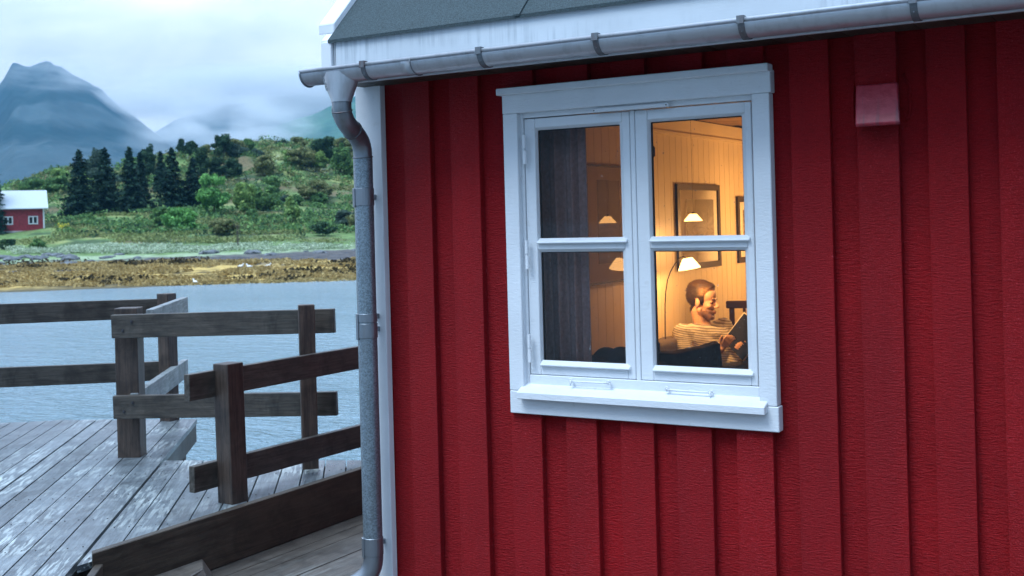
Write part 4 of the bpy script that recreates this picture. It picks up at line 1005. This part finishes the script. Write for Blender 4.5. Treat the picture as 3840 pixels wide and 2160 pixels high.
def spruce(xd,yd,d,wd,label,seed,mt='spruce',grp='dark spruces below the hill'):
    rng=np.random.default_rng(seed); t,p=place(xd,d); h=ztop(xd,yd,d)-p.z; r=wd*1.4907/FOC*d/2
    root=tag(empty('spruce_tree',p),label,'tree',grp)
    trunkmesh(h*.97,.10+.012*h,0,rng).build('trunk',M['bark'],root)
    nl=int(15+h*1.6); Ps=[];Ns=[]
    for li in range(nl):
        zf=(li+.5*rng.random())/nl; rad=(.05+.95*(1-zf)**.85)*r*1.38*(.86+.22*rng.random()); nb=int(9+9*(1-zf))
        for b in range(nb):
            a=rng.random()*6.283; Lb=rad*(.62+.55*rng.random()**1.5)*(1+.12*math.sin(a*2+seed)); m_=int(5+Lb*9)
            u=rng.random(m_)**.75; x_=u*Lb; w_=.10+.16*(1-u)
            aa=a+rng.normal(size=m_)*.10/(.3+u)
            zz=.05*h+zf*h*.95-x_*(.30+.25*(1-zf))+u*u*Lb*.16+rng.normal(size=m_)*.06
            Ps.append(np.stack([np.cos(aa)*x_+rng.normal(size=m_)*w_*.5,np.sin(aa)*x_+rng.normal(size=m_)*w_*.5,zz],1))
            nn_=np.stack([np.cos(aa)*.4,np.sin(aa)*.4,np.full(m_,.9)],1)+rng.normal(size=(m_,3))*.4; Ns.append(nn_)
    q_=np.stack([rng.normal(size=40)*.05,rng.normal(size=40)*.05,h*(.93+.08*rng.random(40))],1); Ps.append(q_); Ns.append(rng.normal(size=(40,3)))
    P=np.concatenate(Ps); Nn=np.concatenate(Ns); Nn/=np.linalg.norm(Nn,axis=1)[:,None]
    V,F=cards(P,Nn,.22,1.2,rng); npmesh('crown',V,F,LM[mt],root); return root
def broad(xd,yd,d,wd,mt,label,seed,grp='broadleaf trees and bushes on the hill',base=.12,name='broadleaf_tree',cat='tree',dens=1.,yb=None,flat=1.):
    rng=np.random.default_rng(seed); t,p=place(xd,d); h=max(1.,ztop(xd,yd,d)-p.z); r=wd*1.4907/FOC*d/2
    root=tag(empty(name,p),label,cat,grp)
    trunkmesh(h*.8,.03+.012*h,5,rng,.35).build('trunk',M['bark'],root)
    k=int(20+10*rng.random()); cs=[]
    for i in range(k):
        zc=base+(1-base)*(.18+.70*rng.random()); ra=(1-abs(zc-.5)*1.1)*r*.80
        a=rng.random()*6.28; q=rng.random()**.5; cs.append((math.cos(a)*q*ra,math.sin(a)*q*ra,zc*h,r*(.16+.20*rng.random()),h*(1-base)*(.07+.11*rng.random())))
    n=int(dens*min(7000,420*(r*h)+700)); ci=rng.integers(0,k,n); C=np.array(cs)[ci]
    u=rng.normal(size=(n,3)); u/=np.linalg.norm(u,axis=1)[:,None]; rad=np.where(rng.random(n)<.7,.8+.3*rng.random(n),rng.random(n))[:,None]
    rad*= (1+.25*np.sin(u[:,:1]*9+seed)*np.cos(u[:,2:]*8))
    P=C[:,:3]+u*rad*np.stack([C[:,3],C[:,3],C[:,4]],1); P[:,2]=np.maximum(P[:,2],.05)
    Nn=u+rng.normal(size=(n,3))*.6; Nn/=np.linalg.norm(Nn,axis=1)[:,None]
    V,F=cards(P,Nn,.16+.02*r,1.,rng); npmesh('crown',V,F,LM[mt],root); return root
SP=[(203,379,152,92,'broad dark spruce nearest the red boathouse'),(268,374,156,84,'tall dark spruce second from the red boathouse'),(330,372,154,74,'slim dark spruce, third along from the red boathouse'),
(357,386,160,48,'narrow spruce tucked beside the third tall one'),(436,374,158,80,'thick dark spruce left of the bright green tree'),(408,384,170,40,'pale thin spruce behind the thick one'),
(489,398,160,72,'low dark spruce directly left of the bright green tree'),]
for i,(a,b,c,d_,lb) in enumerate(SP): spruce(a,b,c,d_,lb,20+i)
spruce(-10,408,139,50,'blue-green conifer at the far left edge, overlapping the boathouse roof',60,'pine')
BR=[(514,368,176,44,'dark','dark narrow-crowned tree rising behind the vivid green tree'),(553,392,178,56,'dark','dark tree directly behind the crown of the vivid green tree'),(247,374,180,70,'grey','grey-green tree showing between the first two spruces'),(375,362,192,48,'dark','small round tree on the ridge right of the slim spruce'),
(462,349,205,26,'dark','thin dark tree on the skyline, left of a twin'),(488,351,203,42,'dark','bushy dark tree on the skyline at mid ridge'),(566,339,200,60,'dark','rounded dark tree standing tallest on the ridge'),
(628,346,208,40,'mid','light green bush beside the bare hilltop'),(715,352,214,36,'grey','sparse grey-green bush on the right of the bare hilltop'),(818,342,200,84,'dark','wide dark tree on the skyline near the drainpipe'),
(540,438,150,88,'bright','vivid green round tree in front of the spruces'),(618,455,148,70,'lime','yellow-green tree right of the vivid green one'),(640,470,152,60,'mid','mid green tree overlapping the yellow-green one'),
(735,494,140,44,'lime','small yellow-green tree in the middle of the slope'),(862,362,186,64,'mid','mid green tree beside the drainpipe, below the skyline'),(150,440,175,70,'mid','mid green bush left of the first spruce'),
(590,398,178,56,'dark','dark bushy tree between the ridge tree and the slope')]
for i,(x_,y_,d_,w_,mt,lb) in enumerate(BR): broad(x_,y_,d_,w_,mt,lb,100+i)
for i,(x_,y_,d_,w_,mt,lb) in enumerate([(405,520,136,60,'mid','left part of the low green thicket in front of the spruces'),(455,522,134,100,'bright','brightest low bush in front of the spruces'),(560,548,130,90,'olive','olive bush under the vivid green tree'),
  (812,558,128,70,'dark','dark green low bush near the drainpipe on the lower slope'),(95,600,118,60,'mid','low green bush on the shore below the boathouse'),(20,604,118,50,'dark','dark low bush on the shore at the left edge')]):
    broad(x_,y_,d_,w_,mt,lb,300+i,base=0.,name='bush',cat='bush',grp='low bushes on the meadow')
rs=np.random.default_rng(5)
for i in range(44):
    xd=rs.uniform(560,1050) if i<32 else rs.uniform(60,560); d=rs.uniform(128,215); 
    if i>=32: d=rs.uniform(172,215)
    t,p=place(xd,d); hgt=rs.uniform(1.3,3.2)*(1.15 if d>150 else .8); yy=(555.4+.0265*(1288-xd))-(p.z+hgt-1.65)*FOC/1.4907/d
    broad(xd,yy,d,hgt*rs.uniform(1.1,2.0)*FOC/1.4907/d,['mid','olive','olive','mid','lime','grey'][int(rs.integers(0,6))],'rounded scrub bush scattered on the heathy hillside',400+i,grp='scrub bushes on the hillside',base=0.,name='scrub_bush',cat='bush')
# bare dark sapling
t,p=place(597,116); sp_=tag(empty('bare_sapling',p),'thin dark bare sapling in the pale grass, below the yellow-green tree','sapling')
w=MB(); rg=random.Random(4); w.tube([(0,0,-.2),(.03,0,1.2),(0,0,2.5)],[.07,.05,.02],6); w.build('trunk',M['bark'],sp_)
w=MB()
for k in range(26):
    z=.5+rg.random()*1.8; a=rg.random()*6.3; l=.5*rg.random()+.2; w.tube([(0,0,z),(math.cos(a)*l*.5,math.sin(a)*l*.5,z+l*.6),(math.cos(a)*l*.7,math.sin(a)*l*.7,z+l*1.3)],[.015,.01,.004],4,cap=False)
w.build('branches',M['bark'],sp_)
# heath and meadow ground cover (uncountable)
def scatter(name,n,d0,d1,x0,x1,size,mt,seed,thr=None,hz=.25):
    rng=np.random.default_rng(seed); d=np.sqrt(rng.uniform(d0**2,d1**2,n)); xd=rng.uniform(x0,x1,n); t=(xd-1288)/2884.6*d
    nn=fbm(t*.25+seed,d*.25,3); k=(nn>(thr if thr else 0))&(~((xd<135)&(d>127)&(d<147))|(name=='yellow_flowers')); t,d=t[k],d[k]; z=zterr(t,d)
    rep=7; t=np.repeat(t,rep)+rng.normal(size=len(t)*rep)*.28; d=np.repeat(d,rep)+rng.normal(size=len(d)*rep)*.28; z=np.repeat(z,rep)+rng.random(len(t))*hz
    P=np.stack([CAM.x+fx*d+rx*t,CAM.y+fy*d+ry2*t,z],1); Nn=rng.normal(size=P.shape); Nn[:,2]=np.abs(Nn[:,2])*.8+.2; Nn/=np.linalg.norm(Nn,axis=1)[:,None]
    V,F=cards(P,Nn,size,1.,rng); tag(npmesh(name,V,F,mt),name.replace('_',' ')+' covering the far shore','vegetation',kind='stuff')
scatter('heath_undergrowth',9000,165,226,-150,1200,.22,LM['olive'],1,.45,.7)
scatter('green_undergrowth',13000,130,224,-150,1200,.22,LM['mid'],2,.47,.8)
scatter('dark_undergrowth',3500,125,224,-150,1200,.2,LM['dark'],3,.57,.7)
scatter('meadow_grass',9000,121.5,152,-150,1200,.14,m_leaf('dry_grass',(.15,.20,.07),(.27,.30,.12),None),4,.45,.4)
scatter('pale_shore_grass',6500,112,118.5,-150,1200,.10,m_leaf('pale_grass',(.27,.35,.22),(.50,.57,.42),None),6,.44,.45)
scatter('brown_seaweed',9000,79,102,-150,1200,.16,m_leaf('bladder_wrack',(.32,.22,.075),(.50,.38,.165),(.10,.07,.03)),8,.42,.10)
scatter('dark_seaweed',1600,80,103,-150,1200,.16,m_leaf('dark_wrack',(.03,.025,.012),(.06,.045,.02),None),9,.60,.30)
scatter('yellow_flowers',26,139,141,155,171,.14,m_leaf('yellow_petals',(.55,.50,.06),(.7,.62,.1),None),10,None,.5)
# shore rocks
M['rock']=m_plain('shore_rock',(.10,.11,.12),.8,var=.5,sc=2,bump=.6)
rk=np.random.default_rng(21)
for i in range(34):
    xd=rk.uniform(-20,1000) if i>12 else rk.uniform(-20,230); d=rk.uniform(104,114) if i>12 else rk.uniform(98,110); t,p=place(xd,d); r=rk.uniform(.25,.7)
    w=MB(); w.ball((0,0,0),(r*1.5,r,r*.55),u=14,v=9); sd=rk.uniform(0,50)
    w.v=[tuple(Vector(q)*(1+.35*mnoise.noise(Vector(q)*1.8/r+Vector((sd,0,0))))) for q in w.v]
    o=w.build('shore_rock',M['rock'],None,smooth=False,loc=p); o.rotation_euler=(0,0,rk.uniform(0,6)); tag(o,'grey rounded rock on the far shore above the seaweed','rock','rocks along the far shore')
# gulls on the weed
M['gull']=m_plain('white_feathers',(.85,.86,.86),.7,var=.03); 
for i,(x_,y_,d_,lb) in enumerate([(603,674,92,'white gull resting on the seaweed, leftmost of the close pair'),(624,674,92,'white gull resting on the seaweed, right of the close pair'),(672,671,93,'lone white gull on the seaweed, nearest the drainpipe'),(487,719,80,'white gull floating at the waterline below the seaweed')]):
    t,p=place(x_,d_); p.z=max(p.z,-2.2); w=MB(); 
    w.ball((0,0,.16),(.20,.10,.10)); w.chain((.14,0,.2),(.20,0,.32),.06,.05,3); w.ball((.22,0,.34),(.065,.055,.055)); w.chain((-.15,0,.17),(-.32,0,.18),.05,.02,3); w.tube([(.26,0,.335),(.33,0,.32)],[.018,.006],6)
    for s_ in (-.04,.04): w.tube([(0,s_,.1),(.01,s_,-.03)],.010,5)
    o=w.build('gull',M['gull'],None,smooth=True,loc=p); o.rotation_euler=(0,0,[.4,3.4,.2,2.9][i]); remesh(o,.02,1); tag(o,lb,'gull','gulls on the weed')

# ------------------------------------------------------------------ RED BOATHOUSE
t0,pb=place(112,141); bz=ztop(112,579,141)
bh=tag(empty('boathouse',(pb.x,pb.y,bz)),'small red boathouse with white corner boards and pale metal roof across the water','boathouse')
bh.scale=(.94,.94,.94); bh.rotation_euler=(0,0,math.atan2(RGT.y,RGT.x)+R(25))
k=150*1.4907/FOC
W_=5.9; Hh=2.95; Dp=4.6
w=MB(); w.box(-W_,0,0,Dp,0,Hh); w.prism([(0,0,Hh+.002),(0,Dp,Hh+.002),(0,Dp/2,Hh+2.1)],(-W_,0,0),(0,0,0)); w.build('wall',m_wood('red_boathouse_boards',(.27,.025,.04),(.34,.035,.05),axis=2,streak=(.2,.02,.03)),bh)
w=MB(); 
for s in (0,1):
    P=[(0,-.45,Hh-.15),(0,Dp/2,Hh+2.25),(0,Dp/2,Hh+2.35),(0,-.45,Hh-.04)]
    if s: P=[(0,Dp-q[1],q[2]) for q in P]
    w.prism(P,(-W_-.35,0,0),(.42,0,0))
w.build('roof',m_plain('pale_metal_roof',(.46,.51,.54),.5,var=.08),bh)
w=MB(); w.box(-.16,.03,-.03,.14,-.02,Hh-.02); w.box(-W_-.03,-W_+.16,-.03,.14,-.02,Hh-.02); w.build('corner_board',M['white'],bh)
w=MB()
for s in (0,1):
    P=[(0,-.47,Hh-.20),(0,Dp/2,Hh+2.20),(0,Dp/2,Hh+2.37),(0,-.47,Hh-.03)]
    if s: P=[(0,Dp-q[1],q[2]) for q in P]
    w.prism(P,(.425,0,0),(.47,0,0))
w.build('barge_board',m_white('mint_white_paint',(.72,.82,.78)),bh)
for cxw in (-4.35,-1.35):
    cx1=cxw; w=MB(); zz0,zz1=.82,1.88; ww=.58
    for a in ((-ww,-ww+.13,zz0,zz1),(ww-.13,ww,zz0,zz1),(-.07,.07,zz0,zz1)): w.box(cx1+a[0],cx1+a[1],-.06,-.003,a[2],a[3])
    for a in ((-ww+.1301,ww-.1301,zz1-.12,zz1),(-ww+.1301,ww-.1301,zz0,zz0+.12)): w.box(cx1+a[0],cx1+a[1],-.055,-.003,a[2],a[3])
    wf=w.build('window',M['white'],bh); w=MB(); w.box(cx1-ww+.13,cx1+ww-.13,-.02,-.004,zz0+.12,zz1-.12); w.build('pane',m_plain('dark_window_glass',(.02,.025,.03),.1),wf)
w=MB(); 
for a in (-3.9,-3.0): w.box(a,a+.9,-.12,.06,-.55,-.005)
w.box(-W_+.05,-.05,.05,Dp-.05,-1.6,-.002)
w.build('foundation',m_plain('whitewashed_stone',(.55,.52,.52),.8),bh)

# ------------------------------------------------------------------ MOUNTAINS
def mountain(name,DM_,prof,width,back,seed,colr,colr2,x0,x1,rough=.12,nd=90,nt2=260):
    px=np.array([p[0] for p in prof],float); py=np.array([p[1] for p in prof],float)
    s=np.linspace((x0-1288)/2884.6,(x1-1288)/2884.6,nt2); v=np.linspace(0,1,nd)
    SS,VV=np.meshgrid(s,v); D_=DM_-width+ (width+back)*VV; xd=1288+2884.6*SS
    zc=1.65+(555.4+.0265*(1288-xd)-np.interp(xd,px,py))*1.4907/FOC*DM_
    rel=(D_-DM_)/np.where(D_<DM_,width,back); f=np.clip(1-np.abs(rel),0,1)
    t=SS*D_; rd=1-np.abs(fbm(t*.006+seed,D_*.003,5)*2-1)
    z=-6+(zc+6)*(f**.85)*(1-rough*(1-rd)*3.2*f*(1-f)*2)+(zc*.02)*(fbm(t*.03,D_*.02+seed,4)-.5)*2*f
    z=z+ (zc*.010)*(fbm(t*.02+3,t*0+seed,4)-.5)*2*f
    X=CAM.x+fx*D_+rx*t; Y=CAM.y+fy*D_+ry2*t; idx=np.arange(z.size).reshape(z.shape)
    F=np.stack([idx[:-1,:-1],idx[:-1,1:],idx[1:,1:],idx[1:,:-1]],-1).reshape(-1,4)
    cc=np.array(colr)*(1-sm(.45,.6,fbm(t*.012+5,z*.02,5)))[...,None]+np.array(colr2)*sm(.45,.6,fbm(t*.012+5,z*.02,5))[...,None]
    o=npmesh(name,np.stack([X,Y,z],-1).reshape(-1,3),F,m_col(name+'_rock',.95,.02,.75,1.25,bump=.5,bd=8),smooth=True,col=cc.reshape(-1,3)); tag(o,kind='structure')
mountain('mountain',2350,[(-900,420),(-500,330),(-200,270),(-60,250),(0,228),(22,196),(42,163),(54,160),(68,166),(90,162),(112,154),(132,149),(150,160),(172,170),(200,190),(235,208),(260,224),(285,246),(310,268),(345,292),(380,318),(410,342),(445,366),(500,390),(700,470),(900,560),(1100,590)],1150,500,3,(.010,.030,.036),(.045,.068,.075),-900,1100)
mountain('far_ridge',2750,[(100,560),(280,420),(380,340),(450,300),(520,275),(580,262),(650,252),(760,240),(900,232),(1100,225),(1400,200),(1900,300),(2600,420)],900,150,8,(.010,.032,.042),(.03,.055,.065),100,2600)
mountain('near_ridge',2000,[(520,560),(600,420),(640,352),(680,322),(740,300),(790,287),(840,268),(900,240),(1000,190),(1200,150),(1600,260),(2400,420)],700,300,15,(.030,.085,.060),(.055,.12,.08),480,2400)

# ------------------------------------------------------------------ HAZE and low cloud
def vol_box(name,corners,zb,zt,color,dens,ani=0):
    w=MB(); w.hexa([(p.x,p.y,zb) for p in corners]+[(p.x,p.y,zt) for p in corners])
    m,nt,o=mat(name); v=N(nt,'ShaderNodeVolumePrincipled'); v.inputs['Color'].default_value=(*color,1); v.inputs['Density'].default_value=dens; v.inputs['Anisotropy'].default_value=ani
    L(nt,v.outputs[0],o.inputs['Volume']); ob=w.build(name,m); tag(ob,kind='stuff'); return ob
cs=[c0+FWD*a+RGT*b for a,b in ((-620,-1600),(-620,1600),(3000,3600),(3000,-2400))]
vol_box('haze',cs,-8,620,(.15,.43,.66),.00015)
def cloud(name,c,sz,dens,seed,thr=(.40,.62),scale=2.2):
    bmz=bmesh.new(); bmesh.ops.create_icosphere(bmz,subdivisions=3,radius=1.); me=bpy.data.meshes.new(name); bmz.to_mesh(me); bmz.free()
    m,nt,o=mat(name); tc=N(nt,'ShaderNodeTexCoord'); mp=N(nt,'ShaderNodeMapping'); mp.inputs['Location'].default_value=(seed,seed*.7,0); mp.inputs['Scale'].default_value=(1,.5,1); L(nt,tc.outputs['Object'],mp.inputs['Vector'])
    ln=N(nt,'ShaderNodeVectorMath',operation='LENGTH'); L(nt,tc.outputs['Object'],ln.inputs[0])
    fall=ramp(nt,ln.outputs['Value'],[(.25,1.),(.95,0.)],'EASE'); f=noi(nt,mp.outputs[0],scale,3,.55,.3)
    d=mth(nt,'MULTIPLY',mth(nt,'MULTIPLY',ramp(nt,f,[(thr[0],0.),(thr[1],1.)]),fall),dens)
    v=N(nt,'ShaderNodeVolumePrincipled'); v.inputs['Color'].default_value=(.97,.99,1,1); L(nt,d,v.inputs['Density']); v.inputs['Anisotropy'].default_value=.3; L(nt,v.outputs[0],o.inputs['Volume'])
    me.materials.append(m); ob=bpy.data.objects.new(name,me); ob.location=c; ob.scale=sz; ob.rotation_euler=(0,0,YAW); link(ob); tag(ob,'pale low cloud clinging to the mountains','cloud','low clouds over the mountains',kind='stuff'); return ob
cloud('low_cloud',atd(575,330,1800),(200,160,80),.020,1.3)
cloud('low_cloud',atd(720,240,2250),(560,170,85),.024,4.1,(.30,.55))
cloud('low_cloud',atd(150,185,1900),(140,90,42),.008,7.7)
S.cycles.volume_step_rate=1.5; S.cycles.volume_max_steps=96

# ------------------------------------------------------------------ SKY, SUN
EL_,AZ=R(48),None
wd=bpy.data.worlds.new('World'); S.world=wd; wd.use_nodes=True; nt=wd.node_tree; nt.nodes.clear()
out=N(nt,'ShaderNodeOutputWorld'); bg=N(nt,'ShaderNodeBackground'); L(nt,bg.outputs[0],out.inputs[0])
sky=N(nt,'ShaderNodeTexSky',sky_type='NISHITA',sun_disc=False)
sd=Vector((-.22,-.55,1.0)).normalized()   # towards the sun, high behind the camera
sky.sun_elevation=math.asin(sd.z); sky.sun_rotation=math.atan2(sd.x,sd.y); sky.altitude=10; sky.air_density=1.2
tc=N(nt,'ShaderNodeTexCoord'); mp=N(nt,'ShaderNodeMapping'); mp.inputs['Scale'].default_value=(1,1,2.4); L(nt,tc.outputs['Generated'],mp.inputs['Vector'])
f=noi(nt,mp.outputs[0],2.6,5,.5,.5); f2=noi(nt,mp.outputs[0],7,4,.55,.4)
ff=mth(nt,'ADD',mth(nt,'MULTIPLY',f,.75),mth(nt,'MULTIPLY',f2,.25))
cl=ramp(nt,ff,[(.38,(.54,.65,.77)),(.48,(.72,.84,.98)),(.60,(1.04,1.03,1.07))])
sk=mixc(nt,1.,sky.outputs[0],(.10,.10,.10),'MULTIPLY')
cm=mixc(nt,.88,sk,cl)
sp3=N(nt,'ShaderNodeSeparateXYZ'); L(nt,tc.outputs['Generated'],sp3.inputs[0])
dt=N(nt,'ShaderNodeVectorMath',operation='DOT_PRODUCT'); L(nt,tc.outputs['Generated'],dt.inputs[0]); dt.inputs[1].default_value=tuple(FWD)
fm=ramp(nt,mth(nt,'ADD',mth(nt,'MULTIPLY',dt.outputs['Value'],.5),.5),[(.42,0.),(.80,1.)])
zm=ramp(nt,sp3.outputs[2],[(.15,0.),(.9,1.)])
# overcast dusk: bright break over the sea ahead, darker land-side sky behind, bluer overhead
back=mixc(nt,zm,(.10,.125,.155),(.84,1.03,1.27))
gain=mixc(nt,fm,back,mixc(nt,zm,(.61,.585,.64),(.95,1.10,1.26)))
cm=mixc(nt,1.,cm,gain,'MULTIPLY')
gz=mth(nt,'ADD',mth(nt,'MULTIPLY',sp3.outputs[2],12.),1.); 
gz=ramp(nt,gz,[(0.,0.),(1.,1.)])
cm=mixc(nt,gz,(.10,.15,.19),cm)
L(nt,cm,bg.inputs[0]); bg.inputs[1].default_value=1.25
sun=bpy.data.lights.new('sun','SUN'); sun.energy=1.5; sun.angle=R(28); sun.color=(.78,.90,1.)
so=bpy.data.objects.new('sun',sun); so.rotation_euler=sd.to_track_quat('Z','Y').to_euler(); link(so)

# ------------------------------------------------------------------ CAMERA
cam=bpy.data.cameras.new('camera'); co_=bpy.data.objects.new('camera',cam); link(co_)
Xc=RGT*cr-UP*sr; Yc=RGT*sr+UP*cr; Zc=-FWD
co_.matrix_world=Matrix.Translation(CAM)@Matrix((Xc,Yc,Zc)).transposed().to_4x4()
cam.lens=FOC/3840*36; cam.sensor_width=36; cam.shift_y=-252/3840; cam.clip_end=9000; cam.clip_start=.05
cam.dof.use_dof=True; cam.dof.focus_distance=4.9; cam.dof.aperture_fstop=6.3
S.camera=co_
S.view_settings.view_transform='Standard'; S.view_settings.look='None'; S.view_settings.exposure=1.13; S.view_settings.gamma=1
S.cycles.use_denoising=True; S.cycles.max_bounces=8; S.cycles.transparent_max_bounces=24; S.cycles.volume_bounces=1; S.cycles.sample_clamp_indirect=6
